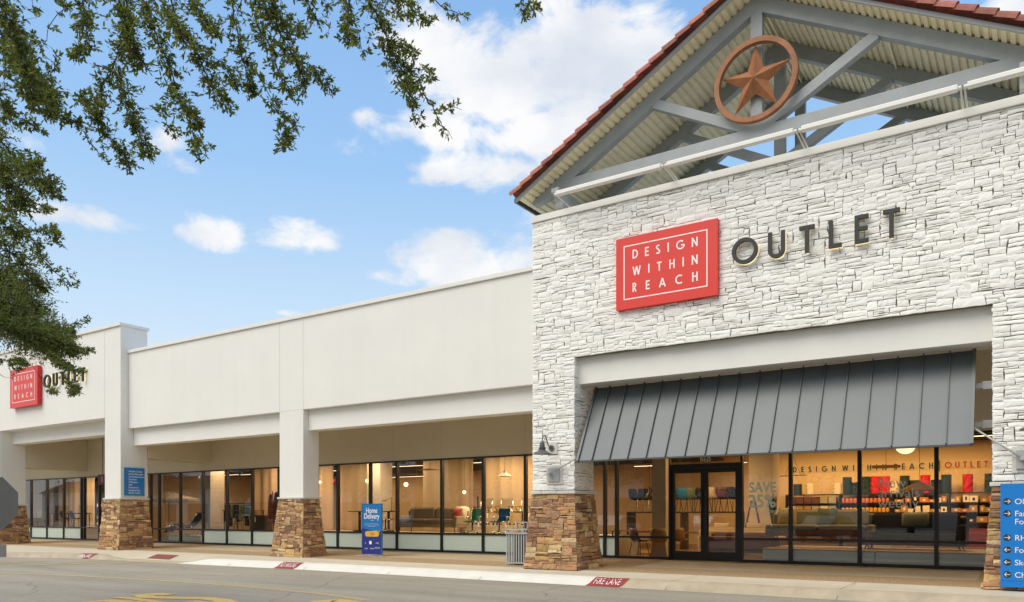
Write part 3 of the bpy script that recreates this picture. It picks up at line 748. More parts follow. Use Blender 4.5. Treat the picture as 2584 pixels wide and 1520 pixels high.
# ---- star in a ring
star = thing('star_emblem', 'rust orange five pointed star inside a ring fixed to the gable truss', 'star', (-4.7, 16.3, 10.37))
mb = MB(); N = 64; c = Vector((-4.695, 0, 10.335)); ro, ri = .862, .757
for k in range(N):
    a0, a1 = 2*math.pi*k/N, 2*math.pi*(k+1)/N
    p = lambda r, a, y: (c.x+r*math.cos(a), y, c.z+r*math.sin(a))
    mb.quad(p(ro, a0, 16.20), p(ro, a1, 16.20), p(ri, a1, 16.20), p(ri, a0, 16.20)); mb.quad(p(ro, a0, 16.32), p(ri, a0, 16.32), p(ri, a1, 16.32), p(ro, a1, 16.32))
    mb.quad(p(ro, a0, 16.20), p(ro, a0, 16.32), p(ro, a1, 16.32), p(ro, a1, 16.20)); mb.quad(p(ri, a0, 16.20), p(ri, a1, 16.20), p(ri, a1, 16.32), p(ri, a0, 16.32))
mb.build('ring', RUST, star)
mb = MB(); P = []
for k in range(10):
    r = .755 if k % 2 == 0 else .285; a = R(90-36*k); P.append((c.x-.01+r*math.cos(a), 16.31, c.z+.02+r*math.sin(a)))
C0 = (c.x-.01, 16.14, c.z+.02); C1 = (c.x-.01, 16.36, c.z+.02)
for k in range(10):
    mb.poly([P[k], P[(k+1) % 10], C0]); mb.poly([P[(k+1) % 10], P[k], C1])
mb.build('star', RUST, star)
# ---- sign light bars
LB = [(-9.117, -6.535), (-6.389, -3.785), (-3.632, -1.005), (-.853, .45)]
nm = ['leftmost white tube light over the red sign, beneath the gable truss', 'second white tube light from the left, beneath the star', 'third white tube light, over the OUTLET letters', 'rightmost white tube light, cut by the right edge of the photo']
for k, (a, b) in enumerate(LB):
    t = thing('sign_light', nm[k], 'light fixture', (a, 15.7, 8.78), group='tube lights along the top of the stone wall')
    mb = MB(); P = [(15.60, 8.735), (15.70, 8.72), (15.74, 8.745), (15.75, 8.81), (15.71, 8.845), (15.65, 8.845), (15.60, 8.81)]
    n = len(P); vs = [(a, *p) for p in P]+[(b, *p) for p in P]
    mb.faces(vs, [tuple(reversed(range(n))), tuple(range(n, 2*n))]+[(i, (i+1) % n, (i+1) % n+n, i+n) for i in range(n)]); mb.build('housing', COPING, t, bevel=.006)
    mb = MB(); mb.box(a+.02, 15.585, 8.722, b-.02, 15.602, 8.738); mb.build('lens', STEEL_L, t)
    for xx, s_ in ((a, -1), (b, 1)):
        if k == 3 and s_ > 0: continue
        mb = MB(); mb.tube([(xx, 15.67, 8.775), (xx+s_*.06, 15.67, 8.775)], .035, 12); mb.build('end_socket', COPING, t, smooth=False)
        mb = MB(); mb.tube([(xx+s_*.045, 15.67, 8.765), (xx+s_*.045, 16.5, 8.70), (xx+s_*.045, 16.52, 8.6)], .017, 8); mb.build('arm', COPING, t, smooth=True)

# ------------------------------------------------------------------ STUCCO WING (pier 2) and CORNER BLOCK (piers 3, 4)
wing = thing('stucco_shop_wing', 'long low cream stucco shop wing between the stone front and the taller left block', 'building', (-19, 18, 0))
WX0, WX1 = -28.14, TX0+.005
def joints(parent, xs, y, z0, z1, nm='control_joint'):
    for x in xs: mb = MB(); mb.box(x-.005, y-.002, z0, x+.005, y+.003, z1); mb.build(nm, SEAM, parent)
mb = MB(); mb.box(WX0, 16.4, 4.55, WX1, 16.72, 7.37); mb.build('parapet_wall', STUCCO, wing, bevel=.006)
mb = MB(); mb.box(WX0, 16.345, 7.372, WX1, 16.78, 7.48); mb.build('coping', COPING, wing, bevel=.006)
mb = MB(); mb.box(WX0+.005, 16.6, 3.92, -19.655, 17.02, 4.548); mb.box(-18.555, 16.6, 3.92, WX1, 17.02, 4.548); mb.build('stucco_beam', STUCCO, wing, bevel=.008)
mb = MB(); mb.box(-19.65, 16.4, 1.86, -18.56, 17.03, 4.548); mb.build('pier', STUCCO, wing, bevel=.008)
joints(wing, (-19.65, -18.56), 16.4, 4.56, 7.36)
mb = MB(); mb.box(-19.65+.0, 16.4-.05, 1.80, -18.51, 17.08, 1.86) if False else mb.rbox(-19.71, 16.34, 1.80, -18.50, 17.09, 1.86, .015); mb.build('ledge_cap', LEDGE, wing)
pier_base(-19.66, -18.55, 16.39, 17.04, wing, 41, z1=1.795, b=.16)
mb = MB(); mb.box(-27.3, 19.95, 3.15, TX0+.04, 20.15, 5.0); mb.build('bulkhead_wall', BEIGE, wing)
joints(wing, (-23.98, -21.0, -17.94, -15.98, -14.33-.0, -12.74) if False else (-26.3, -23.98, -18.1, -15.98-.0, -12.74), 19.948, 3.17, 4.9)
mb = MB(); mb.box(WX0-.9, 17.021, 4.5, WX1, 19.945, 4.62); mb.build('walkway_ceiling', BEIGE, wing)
mb = MB(); mb.box(-29.2, 17.17, 3.49, -28.145, 20.15, 5.0); mb.build('cross_beam', BEIGE, wing)
mb = MB(); mb.box(-50, 17.0, 5.02, WX1, 32, 5.3); mb.build('flat_roof', STUCCO, wing)

blk = thing('stucco_corner_block', 'taller cream stucco shop block on the left carrying the small red sign', 'building', (-33, 18, 0))
mb = MB(); mb.box(-29.23, 16.1, 1.94, -28.15, 17.16, 8.36); mb.build('pier', STUCCO, blk, bevel=.008)
mb = MB(); mb.box(-52, 16.1, 5.0, -29.232, 16.6, 8.36); mb.build('parapet_wall', STUCCO, blk)
joints(blk, (-29.235,), 16.1, 5.0, 8.36)
mb = MB(); mb.box(-52, 16.04, 8.362, -28.10, 17.22, 8.475); mb.build('coping', COPING, blk, bevel=.006)
mb = MB(); mb.box(-37.71, 16.6, 4.45, -29.235, 17.1, 4.998); mb.build('stucco_beam', STUCCO, blk, bevel=.008)
mb = MB(); mb.box(-38.8, 16.1, 1.78, -37.72, 17.16, 4.998); mb.build('pier', STUCCO, blk, bevel=.008)
mb = MB(); mb.rbox(-29.29, 16.04, 1.88, -28.09, 17.22, 1.94, .015); mb.build('ledge_cap', LEDGE, blk)
mb = MB(); mb.rbox(-38.86, 16.04, 1.72, -37.66, 17.22, 1.78, .015); mb.build('ledge_cap', LEDGE, blk)
pier_base(-29.24, -28.14, 16.09, 17.17, blk, 51, z1=1.875, b=.15)
pier_base(-38.81, -37.71, 16.09, 17.17, blk, 61, z1=1.715, b=.15, zb=-.03, left=False)
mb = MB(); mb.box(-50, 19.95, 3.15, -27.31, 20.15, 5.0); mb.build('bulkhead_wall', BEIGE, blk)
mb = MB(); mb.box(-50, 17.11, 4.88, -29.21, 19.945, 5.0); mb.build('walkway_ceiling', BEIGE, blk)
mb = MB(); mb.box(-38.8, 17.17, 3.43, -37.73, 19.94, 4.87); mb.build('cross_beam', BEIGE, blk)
mb = MB(); mb.tube([(-31.6, 18.4, 3.72), (-29.25, 18.4, 3.72)], .035, 8); mb.build('wall_pipe', DGREY, blk)

# ------------------------------------------------------------------ storefront windows
GY = 19.99; ZH, ZRL, ZB = 3.15, .69, .085
def window(parent, x0, x1, rail=True, frost=True, lab=None, clear=False, mw=.055):
    f = MB(); h = mw/2
    f.box(x0-.004, GY-.06, ZB, x0+mw, GY+.06, ZH); f.box(x1-.03, GY-.058, ZB, x1+.004, GY+.058, ZH)
    f.box(x0+mw, GY-.055, ZH-.05, x1-.03, GY+.055, ZH); f.box(x0+mw, GY-.055, ZB, x1-.03, GY+.055, ZB+.07)
    if rail: f.box(x0+mw, GY-.055, ZRL-.03, x1-.03, GY+.055, ZRL+.03)
    w = f.build('window', FRAME, parent)
    if lab: w['label'] = lab
    p = MB(); z0 = ZRL+.03 if (rail and frost) else ZB+.07
    p.quad((x0+mw, GY, z0), (x1-.03, GY, z0), (x1-.03, GY, ZH-.05), (x0+mw, GY, ZH-.05)); p.build('pane', GLASS, w)
    if frost:
        p = MB(); p.box(x0+mw, GY-.004, ZB+.07, x1-.03, GY+.004, ZRL-.03); p.build('frosted_panel', FROST, w)
    return w
for a, b, fr in ((-45.2, -43.33, 1), (-43.33, -41.68, 1), (-41.68, -40.02, 1), (-40.02, -38.35, 1)):
    window(blk, a, b, frost=fr)
window(blk, -38.35, -38.1, frost=False); window(blk, -38.1, -36.76, frost=False); window(blk, -36.76, -35.2); window(blk, -35.2, -33.6); window(blk, -33.6, -32.52)
for a, b, fr in ((-32.52, -31.88, 0), (-31.88, -30.32, 0), (-30.32, -28.72, 0), (-28.72, -27.14, 1), (-27.14, -25.56, 1), (-25.56, -23.98, 1), (-23.98, -22.3, 1), (-22.3, -20.79, 1),
                 (-20.79, -19.19, 1), (-19.19, -17.94, 1), (-17.94, -15.99, 1), (-15.99, -14.32, 1), (-14.32, -12.74, 1), (-12.74, -11.2, 1), (-11.2, -10.05, 1)):
    window(wing, a, b, frost=bool(fr))
window(tower, -10.05, -9.68); wA = window(tower, -9.68, -8.07, frost=False)
wS = window(tower, -6.14, -4.91, frost=False); window(tower, -4.91, -3.32, frost=False); wN = window(tower, -3.32, -1.71, frost=False); window(tower, -1.71, -.1, frost=False); window(tower, -.1, 1.5, frost=False)
# doors
mb = MB(); mb.box(-8.066, GY-.07, 2.55, -6.144, GY+.07, 2.66); mb.box(-8.066, GY-.069, .085, -8.03, GY+.069, 2.55); mb.box(-6.18, GY-.069, .085, -6.144, GY+.069, 2.55); mb.box(-8.066, GY-.05, ZH-.05, -6.144, GY+.05, ZH)
df = mb.build('door_frame', FRAME, tower)
mb = MB(); mb.quad((-8.066, GY, 2.66), (-6.144, GY, 2.66), (-6.144, GY, ZH-.05), (-8.066, GY, ZH-.05)); mb.build('transom_pane', GLASS, df)
for x0, x1, hx in ((-8.028, -7.107, -7.17), (-7.103, -6.182, -7.04)):
    mb = MB(); a, b = x0+.10, x1-.10
    mb.box(x0, GY-.03, .09, a, GY+.03, 2.545); mb.box(b, GY-.03, .09, x1, GY+.03, 2.545); mb.box(a, GY-.03, 2.42, b, GY+.03, 2.545); mb.box(a, GY-.03, .09, b, GY+.03, .33)
    d = mb.build('door', FRAME, tower)
    mb = MB(); mb.quad((a, GY, .33), (b, GY, .33), (b, GY, 2.42), (a, GY, 2.42)); mb.build('pane', GLASS, d)
    mb = MB(); mb.tube([(hx, GY-.03, .75), (hx, GY-.09, .75), (hx, GY-.09, 1.9), (hx, GY-.03, 1.9)], .016, 8); mb.build('handle', BMET, d)
GREYV = M('pale grey vinyl', (.80, .82, .74), .6); MINTV = M('mint vinyl', (.74, .92, .84), .6)
def decal(s, px_, py_, size, mat, parent, xs=1, name='vinyl_lettering', Y=GY-.068, wt=0):
    p = W(px_, py_, Y=Y); return text_obj(name, s, size, mat, parent, p, ext=.0006, xs=xs, wt=wt)
text_obj('house_number', '860', .17, PAPER, df, W(1766, 1165.5, Y=GY-.012), ext=.001, xs=1.15)
decal('SAVE', 1890, 1120+455/3.705, .36, MINTV, wS, .86, Y=GY-.008, wt=.008)
decal('25%', 1888, 1120+595/3.705, .46, MINTV, wS, .90, Y=GY-.008, wt=.010)
decal('EXTRA, STOREWIDE!', 1890, 1120+650/3.705, .105, MINTV, wS, 1.0, Y=GY-.008, wt=.001)
for s, yy in (('New', 412), ('arrivals', 503), ('weekly', 600)): decal(s, 2184+115/3.705, 1120+yy/3.705, .33, GREYV, wN, .92, Y=GY-.008)

# ------------------------------------------------------------------ awning
AX0, AX1 = -8.74, -.79; TYA, TZA, BYA, BZA = 16.95, 4.395, 16.0, 2.57
aw = thing('metal_awning', 'slate grey standing seam metal awning sloping over the shop entrance', 'awning', (-4.7, 16.4, 2.6))
mb = MB(); d = Vector((0, BYA-TYA, BZA-TZA)); nrm = Vector((0, d.z, -d.y)).normalized()
if nrm.y > 0: nrm = -nrm
def AP(x, t, o=0.0): return Vector((x, TYA, TZA))+d*t+nrm*o
mb.faces([AP(AX0, 0), AP(AX1, 0), AP(AX1, 1), AP(AX0, 1), AP(AX0, 0, -.03), AP(AX1, 0, -.03), AP(AX1, 1, -.03), AP(AX0, 1, -.03)], [(0,3,2,1),(4,5,6,7),(0,1,5,4),(1,2,6,5),(2,3,7,6),(3,0,4,7)])
mb.build('sheet', AWN, aw)
x = AX0+.37
while x < AX1-.15:
    mb = MB(); a, b = AP(x, -.012, .02), AP(x, 1.0, .02); mb.bar(a, b, .022, .045, up=nrm); mb.build('seam', AWN_D, aw); x += .4475
for xx in (AX0-.005, AX1-.02):
    mb = MB(); mb.bar(AP(xx, -.01, 0), AP(xx, 1.01, 0), .055, .085, up=nrm); mb.build('edge_trim', AWN, aw)
mb = MB(); mb.box(AX0, BYA-.01, BZA-.035, AX1, BYA+.06, BZA+.0); mb.build('bottom_trim', AWN_D, aw)
for z in (3.70, 2.98):
    for xa, xb in ((-8.94, AX0+.1), (AX1-.1, -.50)):
        mb = MB(); mb.box(xa, 16.83, z-.05, xb, 16.95, z+.05); mb.build('support_tube', STEEL_L, aw, bevel=.008)
    for xa, xb in ((-8.93, -8.80), (-.68, -.49)):
        if xa < -5 and z < 3.5: continue
        mb = MB(); mb.box(xa, 16.80, z-.075, xb, 16.98, z+.075); mb.build('tube_sleeve', STEEL_L, aw, bevel=.008)
for xa, xb, zt in ((AX0+.02, -9.53, 2.70), (AX1-.02, -.05, 2.88)):
    yb_ = 16.12
    mb = MB(); ya = 16.05+ (zt-2.57)*.5
    mb.tube([(xa, ya, zt), (xb, yb_-.12, 2.27), ], .018, 8); mb.build('tie_rod', STEEL_L, aw, smooth=True)
    mb = MB(); mb.box(xb-.10, 16.10, 2.10, xb+.22, 16.15, 2.43); mb.box(xb-.04, yb_-.16, 2.24, xb+.03, yb_, 2.30); mb.build('anchor_plate', STEEL_L, aw, bevel=.006)
    mb = MB(); mb.box(xb-.16, 16.14, 2.04, xb+.28, 16.19, 2.49); mb.build('pad', WSTONE if False else LEDGE, aw)

# ------------------------------------------------------------------ signs
def panel_sign(x0, z0, label, loc_y, glow=True, pre=''):
    """red square panel sign and OUTLET letters"""
    t = thing('red_panel_sign', label, 'sign', (x0, loc_y, z0))
    w, h = 2.36, 1.62; yf = loc_y-.10
    mb = MB(); mb.mi = 0; mb.box(x0, yf, z0, x0+w, yf+.02, z0+h); mb.mi = 1; mb.box(x0+.002, yf+.02, z0+.002, x0+w-.002, yf+.17, z0+h-.002); mb.build('panel', [RED, REDSIDE], t, bevel=.004)
    mb = MB(); a, b, c, d_ = x0+.19, z0+.21, x0+w-.22, z0+h-.19; q = .024; y = yf-.003
    mb.box(a, y, b, c, yf+.01, b+q); mb.box(a, y, d_-q, c, yf+.01, d_); mb.box(a, y-.0005, b+q, a+q, yf+.01, d_-q); mb.box(c-q, y-.0005, b+q, c, yf+.01, d_-q); mb.build('border_line', WHITEP, t)
    for s, zz in (('DESIGN', 1.11), ('WITHIN', .73), ('REACH', .365)):
        ws = [glyph(c, .075)[0]*.20 for c in s]; gp_ = (1.515-sum(ws))/(len(s)-1); xx = x0+.41
        for c, w_ in zip(s, ws): mb = MB(); letter(mb, c, xx, z0+zz, .20, .030, yf-.004, yf+.002); mb.build('white_letter', WHITEP, t); xx += w_+gp_
    return t
panel_sign(-7.785, 5.943, 'large red square panel sign reading DESIGN WITHIN REACH on the white stone wall', 16.15)
panel_sign(-36.33, 5.86, 'small looking red square panel sign reading DESIGN WITHIN REACH on the left stucco block', 16.0)
def outlet_letters(x0, label, yb, seg):
    t = thing('channel_letters', label, 'sign lettering', (x0, yb, 6.5))
    for ch, (a, b) in zip('OUTLET', seg):
        mb = MB(); Hh = .535; w = glyph(ch, .05)[0]*Hh; x = x0+(a+b)/2-w/2
        letter(mb, ch, x, 6.50, Hh, .075, yb-.13, yb-.06); l = mb.build('letter', BLACKP, t)
        mb = MB(); letter(mb, ch, x, 6.50, Hh, .040, yb-.03, yb-.025); mb.build('glow_strip', HALO, l)
SEG = [(0, .548), (.70, 1.13), (1.325, 1.69), (1.897, 2.17), (2.36, 2.655), (2.845, 3.205)]
outlet_letters(-5.132, 'black backlit letters OUTLET on the white stone wall right of the red sign', 16.17, SEG)
outlet_letters(-33.63, 'black backlit letters OUTLET on the left stucco block behind the oak leaves', 16.09, SEG)

def arrow_disc(parent, x, y, z, r, ang, plane='x'):
    """round black badge with white arrow"""
    mb = MB()
    def put(u, v, o):
        return (x+u, y-o, z+v) if plane == 'x' else (x+o, y+u, z+v)
    n = 24
    mb.poly([put(r*math.cos(2*math.pi*k/n), r*math.sin(2*math.pi*k/n), .004) for k in range(n)][::(1 if plane == 'x' else 1)]); b = mb.build('arrow_badge', BLACKP, parent)
    mb = MB(); ca_, sa_ = math.cos(ang), math.sin(ang); k_ = r*.16
    def seg_(a, c, o):
        a = Vector((a[0]*ca_-a[1]*sa_, a[0]*sa_+a[1]*ca_))*r; c = Vector((c[0]*ca_-c[1]*sa_, c[0]*sa_+c[1]*ca_))*r
        d_ = (c-a).normalized(); q = Vector((-d_.y, d_.x))*k_/2
        mb.poly([put(*(a+q), o), put(*(c+q), o), put(*(c-q), o), put(*(a-q), o)])
    seg_((-.75, 0), (.72, 0), .006); seg_((.15, .58), (.75, 0), .0065); seg_((.15, -.58), (.75, 0), .007)
    mb.build('arrow', WHITEP, b)
# directory on the right pier
dr = thing('directory_sign', 'large bright blue directory board with black arrow badges on the right stone pier', 'sign', (-.375, 15.95, .054))
mb = MB(); mb.box(-.375, 15.90, .054, .70, 15.95, 1.841); mb.build('board', BLUE2, dr, bevel=.004)
mb = MB(); mb.box(-.375, 15.897, .165, .70, 15.899, .168); mb.build('board_joint', NAVY, dr)
for py_, ang, s in ((540, 0, 'Old'), (652, 0, 'Fam'), (878, 0, 'RH'), (992, math.pi, 'Forever 21'), (1108, math.pi, 'Skechers'), (1223, math.pi, 'Champion')):
    z = W(2184+1320/3.705, 1120+py_/3.705, Y=15.9).z; arrow_disc(dr, -.274, 15.90, z, .058, ang)
    text_obj('sign_text', s, .135, WHITEP, dr, (-.17, 15.897, z-.048), ext=.001)
z = W(2184+1400/3.705, 1120+727/3.705, Y=15.9).z; text_obj('sign_text', 'Foo', .135, WHITEP, dr, (-.17, 15.897, z-.048), ext=.001)
# directory on pier 3 (faces +X)
d3 = thing('directory_sign', 'small blue directory board listing shops on the side of the left stucco pier', 'sign', (-28.10, 16.23, 2.03))
mb = MB(); mb.box(-28.148, 16.225, 2.03, -28.10, 17.015, 3.08); mb.build('board', BLUE, d3)
lines = [('Wayfair Outlet', 1), ('Rocky Mountain', 1), ('Chocolate Factory', 0), ('Skechers', 1), ('Champion', 1), ('Lids', 1), ('Forever 21', 1), ('Sunglass Hut', 1), ('Direct Tools', 1)]
for k, (s, ar) in enumerate(lines):
    z = 2.925-k*.101
    if ar: arrow_disc(d3, -28.098, 16.30, z+.02, .036, math.pi/2, 'y')
    text_obj('sign_text', s, .088, WHITEP, d3, (-28.097, 16.38, z-.012), rot=(R(90), 0, R(90)), ext=.001, wt=.001)
# free-standing home delivery sign
hs = thing('standing_sign', 'blue and navy free standing board reading Home Delivery on the walkway', 'sign', (-16.8, 17.6, .03))
X0, X1, HYY = -17.2, -16.40, 17.58
mb = MB(); mb.box(X0, HYY-.02, .82, X1, HYY+.02, 1.635); bp = mb.build('upper_panel', MIDB, hs)
mb = MB(); n = 12; pts = [(X0, .09), (X1, .09)]+[(X1-(X1-X0)*k/n, .80+.06*math.cos(math.pi*k/n)*-1+.02) for k in range(n+1)]
mb.prism(pts, HYY-.022, HYY+.022); mb.build('lower_panel', NAVY, hs)
mb = MB(); mb.box(X0-.012, HYY-.028, .07, X0, HYY+.028, 1.65); mb.box(X1, HYY-.028, .07, X1+.012, HYY+.028, 1.65); mb.box(X0, HYY-.028, 1.636, X1, HYY+.028, 1.65); mb.build('edge_frame', MIDB, hs)
mb = MB(); mb.box(X0+.0, HYY-.21, .03, X0+.07, HYY+.21, .045); mb.box(X1-.07, HYY-.21, .03, X1, HYY+.21, .045); mb.box(X0+.02, HYY-.01, .045, X0+.05, HYY+.01, .09); mb.box(X1-.05, HYY-.01, .045, X1-.02, HYY+.01, .09); mb.box(X0-.16, HYY-.16, .032, X1+.16, HYY+.16, .04); mb.build('foot_plate', STEEL_L, hs)
xm = (X0+X1)/2; yt = HYY-.026
text_obj('sign_text', 'Home', .235, WHITEP, hs, (xm+.0, yt, 1.36), align='CENTER', ext=.001, xs=.80, wt=.003)
text_obj('sign_text', 'Delivery', .235, WHITEP, hs, (xm, yt, 1.185), align='CENTER', ext=.001, xs=.80, wt=.003)
mb = MB(); mb.prism([(X0+.13+.085-.085*math.cos(R(a)), .72-.085*math.sin(R(a))) for a in range(90, -91, -15)]+[(X1-.09-.085+.085*math.cos(R(a)), .72+.085*math.sin(R(a))) for a in range(90, -91, -15)], HYY-.029, HYY-.023); mb.build('badge', GOLD, hs)
text_obj('sign_text', '15%', .115, NAVY, hs, (xm-.06, HYY-.031, .68), ext=.0005, xs=.85)
mb = MB()
for zz, w_ in ((1.03, .62), (.99, .70), (.95, .36)): mb.box(xm-w_/2*.9, yt-.001, zz-.006, xm+w_/2*.9, yt+.001, zz+.006)
mb.box(xm-.03, yt-.001, 1.125, xm+.09, yt+.001, 1.145)
mb.build('small_print', M('faint blue print', (.35, .5, .7), .6), hs)
mb = MB(); mb.box(X0+.30, yt, .40, X0+.40, yt+.002, .50); mb.build('logo_square', WHITEP, hs)
for s, x, z in (('RI', X0+.12, .41), ('purple', X0+.58, .43), ('wayfair', X0+.11, .25), ('kirklands', X0+.34, .25), ('WEST ELM', X0+.53, .27)):
    text_obj('sign_text', s, .062, WHITEP, hs, (x, yt, z), ext=.0005, xs=.75)

# stop sign seen from behind, at the far left
st = thing('stop_sign', 'grey back of an octagonal road sign cut by the left edge of the photo', 'road sign', (-10.5, 4.8, -.17))
Dd = 11.2; fw = Vector((-SY_, CY_, 0)); rt_ = Vector((CY_, SY_, 0)); cpos = fw*Dd+rt_*((-21-CX)/FPX*Dd); cpos.z = 1.3+29/FPX*Dd
st.location = (cpos.x, cpos.y, -.17)
mb = MB(); rr = .38/math.cos(R(22.5)); F_ = []; B_ = []
for k in range(8):
    a = R(22.5+45*k); o = rt_*rr*math.cos(a)+Vector((0, 0, rr*math.sin(a))); F_.append(cpos+o); B_.append(cpos+o+fw*.004)
n = 8; mb.faces(F_+B_, [tuple(range(8)), tuple(reversed(range(8, 16)))]+[(i, i+8, (i+1) % 8+8, (i+1) % 8) for i in range(8)])
mb.build('octagon_plate', M('bare sign metal', (.125, .125, .12), .5, metal=.2, var=.06), st)
mb = MB(); c2 = cpos+fw*-.01; zt = 1.3-75/FPX*Dd; zb_ = 1.3-106/FPX*Dd; T = Matrix.Translation((cpos.x, cpos.y, 0)) @ Matrix.Rotation(YAW, 4, 'Z')
mb.rbox(-.217, -.012, zb_, .217, -.004, zt, .004, T=T); mb.build('lower_plate', M('pale sign metal', (.20, .20, .19), .5), st)
mb = MB(); mb.box(-.03, .005, -.17, .03, .05, 2.0, T=T); mb.build('post', STEEL, st)

# wall lamps
def wall_lamp(x, label):
    t = thing('barn_wall_lamp', label, 'wall lamp', (x, 16.15, 2.9), group='gooseneck lamps on the stone piers')
    mb = MB(); mb.tube([(x, 16.17, 2.91), (x, 16.10, 2.91)], [.07, .07], 16); mb.build('wall_plate', DGREY, t)
    mb = MB(); mb.tube([(x, 16.10, 2.91), (x, 16.02, 2.93), (x, 15.93, 3.02), (x, 15.88, 3.13), (x, 15.82, 3.19), (x, 15.75, 3.18), (x, 15.70, 3.12), (x, 15.69, 3.02)], .013, 8); mb.build('gooseneck', DGREY, t, smooth=True)
    mb = MB(); mb.lathe([(.0, 3.04), (.035, 3.04), (.055, 3.0), (.062, 2.93), (.062, 2.90), (.085, 2.895), (.085, 2.88), (.066, 2.875), (.085, 2.868), (.085, 2.855), (.066, 2.85), (.085, 2.843), (.085, 2.83), (.10, 2.82), (.225, 2.745), (.228, 2.735), (.21, 2.742), (.06, 2.80)], (x, 15.69, 0), 24)
    mb.build('shade', DGREY, t, smooth=False)
    mb = MB(); mb.lathe([(.0, 2.70), (.04, 2.71), (.055, 2.745), (.05, 2.79), (.0, 2.80)], (x, 15.69, 0), 14); mb.build('bulb', PAPER, t, smooth=True)
    mb = MB(); mb.box(x-.14, 16.13, 2.77, x+.14, 16.17, 3.05); mb.build('mounting_block', LEDGE, t)
wall_lamp(-9.53, 'dark grey gooseneck lamp on the white stone pier left of the awning')
wall_lamp(.12, 'dark grey gooseneck lamp on the right pier, only its shade tip in view')

# litter bins
def litter_bin(label, loc, rz=0):
    t = thing('litter_bin', label, 'litter bin', (0, 0, 0), group='grey slatted litter bins beside the piers')
    S = .30
    for k in range(9):
        u = -S+2*S*k/8
        for a, b, w_, d_ in ((u, -S, .036, .012), (u, S, .036, .012)):
            mb = MB(); mb.box(a-w_/2, b-d_/2, .05, a+w_/2, b+d_/2, .80); mb.build('slat', LGREY, t)
        if 0 < k < 8:
            for b in (-S, S):
                mb = MB(); mb.box(b-.006, u-.018, .05, b+.006, u+.018, .80); mb.build('slat', LGREY, t)
    mb = MB()
    for z, e, h in ((.04, .02, .035), (.80, .05, .04), (.90, .05, .035)):
        mb = MB()
        for a in (-1, 1):
            mb.box(-S-e, a*S-.03 if a < 0 else S-.03+.0, z, S+e, a*S+.03 if a < 0 else S+.03, z+h); mb.box(a*S-.03, -S+.031, z+.001, a*S+.03, S-.031, z+h-.001)
        mb.build('ring_frame', LGREY, t)
    for x in (-S+.02, S-.02):
        for y in (-S+.02, S-.02):
            mb = MB(); mb.box(x-.018, y-.018, .84, x+.018, y+.018, .90); mb.build('post', LGREY, t)
    mb = MB()
    for x in (-.06, .26): mb.box(x-.015, -.20, .935, x+.015, -.17, 1.09); mb.box(x-.015, .17, .935, x+.015, .20, 1.09)
    mb.box(-.09, -.21, 1.09, .29, .21, 1.11); mb.build('hood', LGREY, t)
    mb = MB(); mb.tube([(0, 0, .07), (0, 0, .78)], .25, 16); mb.build('liner', BMET, t)
    t.location = loc; t.rotation_euler = (0, 0, rz); return t
lb = litter_bin('grey slatted litter bin against the white stone pier', (-10.93, 17.02, .01), R(0))
again(lb, 'grey slatted litter bin half hidden behind the middle stucco pier', (-20.2, 17.75, .02), group='grey slatted litter bins beside the piers')
again(lb, 'grey slatted litter bin peeking out left of the signboard pier', (-30.1, 17.1, .02), group='grey slatted litter bins beside the piers')

# ------------------------------------------------------------------ shop interior
mb = MB(); mb.box(-50, 20.16, .02, 3, 31.4, .08); tag(mb.build('shop_floor', INFLOOR), kind='structure')
mb = MB(); mb.box(-50, 20.16, 3.52, -10.3, 31.4, 3.6); mb.box(-10.3, 20.16, 3.88, 3, 31.4, 3.96); tag(mb.build('shop_ceiling', INCEIL), kind='structure')
mb = MB(); mb.box(-50, 31.2, .08, 3, 31.4, 4.3); mb.box(-50.2, 20.2, .08, -50, 31.4, 4.3); mb.box(3, 20.2, .08, 3.2, 31.4, 4.3); tag(mb.build('shop_back_wall', INWALL), kind='structure')
mb = MB(); mb.box(-38.0, 23.0, .08, -37.7, 31, 4.3); tag(mb.build('shop_partition_wall', INWALL), kind='structure')
mb = MB(); mb.box(-50, 20.17, .08, -38.5, 22.6, .66); tag(mb.build('window_plinth', INCOL), kind='structure')
for a, b in ((-28.6, -23.99), (-23.97, -18.0), (-17.9, -10.2)):
    mb = MB(); mb.box(a, 20.17, .08, b, 22.75, .665); tag(mb.build('window_plinth', INCOL), kind='structure')
mb = MB(); mb.box(-16.6, 21.75, .666, -12.2, 22.7, .95); tag(mb.build('window_plinth', INCOL), kind='structure')

def column(x, y, s, label):
    t = thing('plaster_column', label, 'column', (x, y, .08), group='square plaster columns inside the shop')
    mb = MB(); mb.box(x-s/2, y-s/2, .08, x+s/2, y+s/2, 4.3); mb.build('shaft', INCOL, t); mb = MB(); mb.box(x-s/2-.02, y-s/2-.02, .08, x+s/2+.02, y+s/2+.02, .2); mb.build('skirting', PAPER, t)
column(W(536, 1250, Y=22.4).x, 22.4, .75, 'pale square column behind the glass between the lounger and the green stool')
column(W(958, 1250, Y=22.9).x, 22.9, .7, 'pale square column behind the standing home delivery sign')
column(-8.95, 21.5, .42, 'pale square column just inside the glass left of the entrance doors')
column(W(1928, 1200, Y=26.5).x, 26.5, .8, 'pale square column inside, behind the SAVE lettering')
def curtain(x0, x1, y, z1, label):
    mb = MB(); n = int((x1-x0)/.035); r = random.Random(int(x0*10)); ph = r.random()*6
    P = [(x0+(x1-x0)*k/n, y+.045*math.sin(k*.42+ph+1.2*math.sin(k*.05+ph))+.03*math.sin(k*.17+ph*2)) for k in range(n+1)]
    for a, b in zip(P, P[1:]): mb.quad((*a, .68), (*b, .68), (*b, z1), (*a, z1))
    t = thing('sheer_curtain', label, 'curtain', (x0, y, .67), group='sheer curtains behind the shop windows'); mb.build('drape', CURT, t, smooth=True)
    mb = MB(); mb.tube([(x0-.1, y, z1), (x1+.1, y, z1)], .015, 6); mb.build('track', BMET, t)
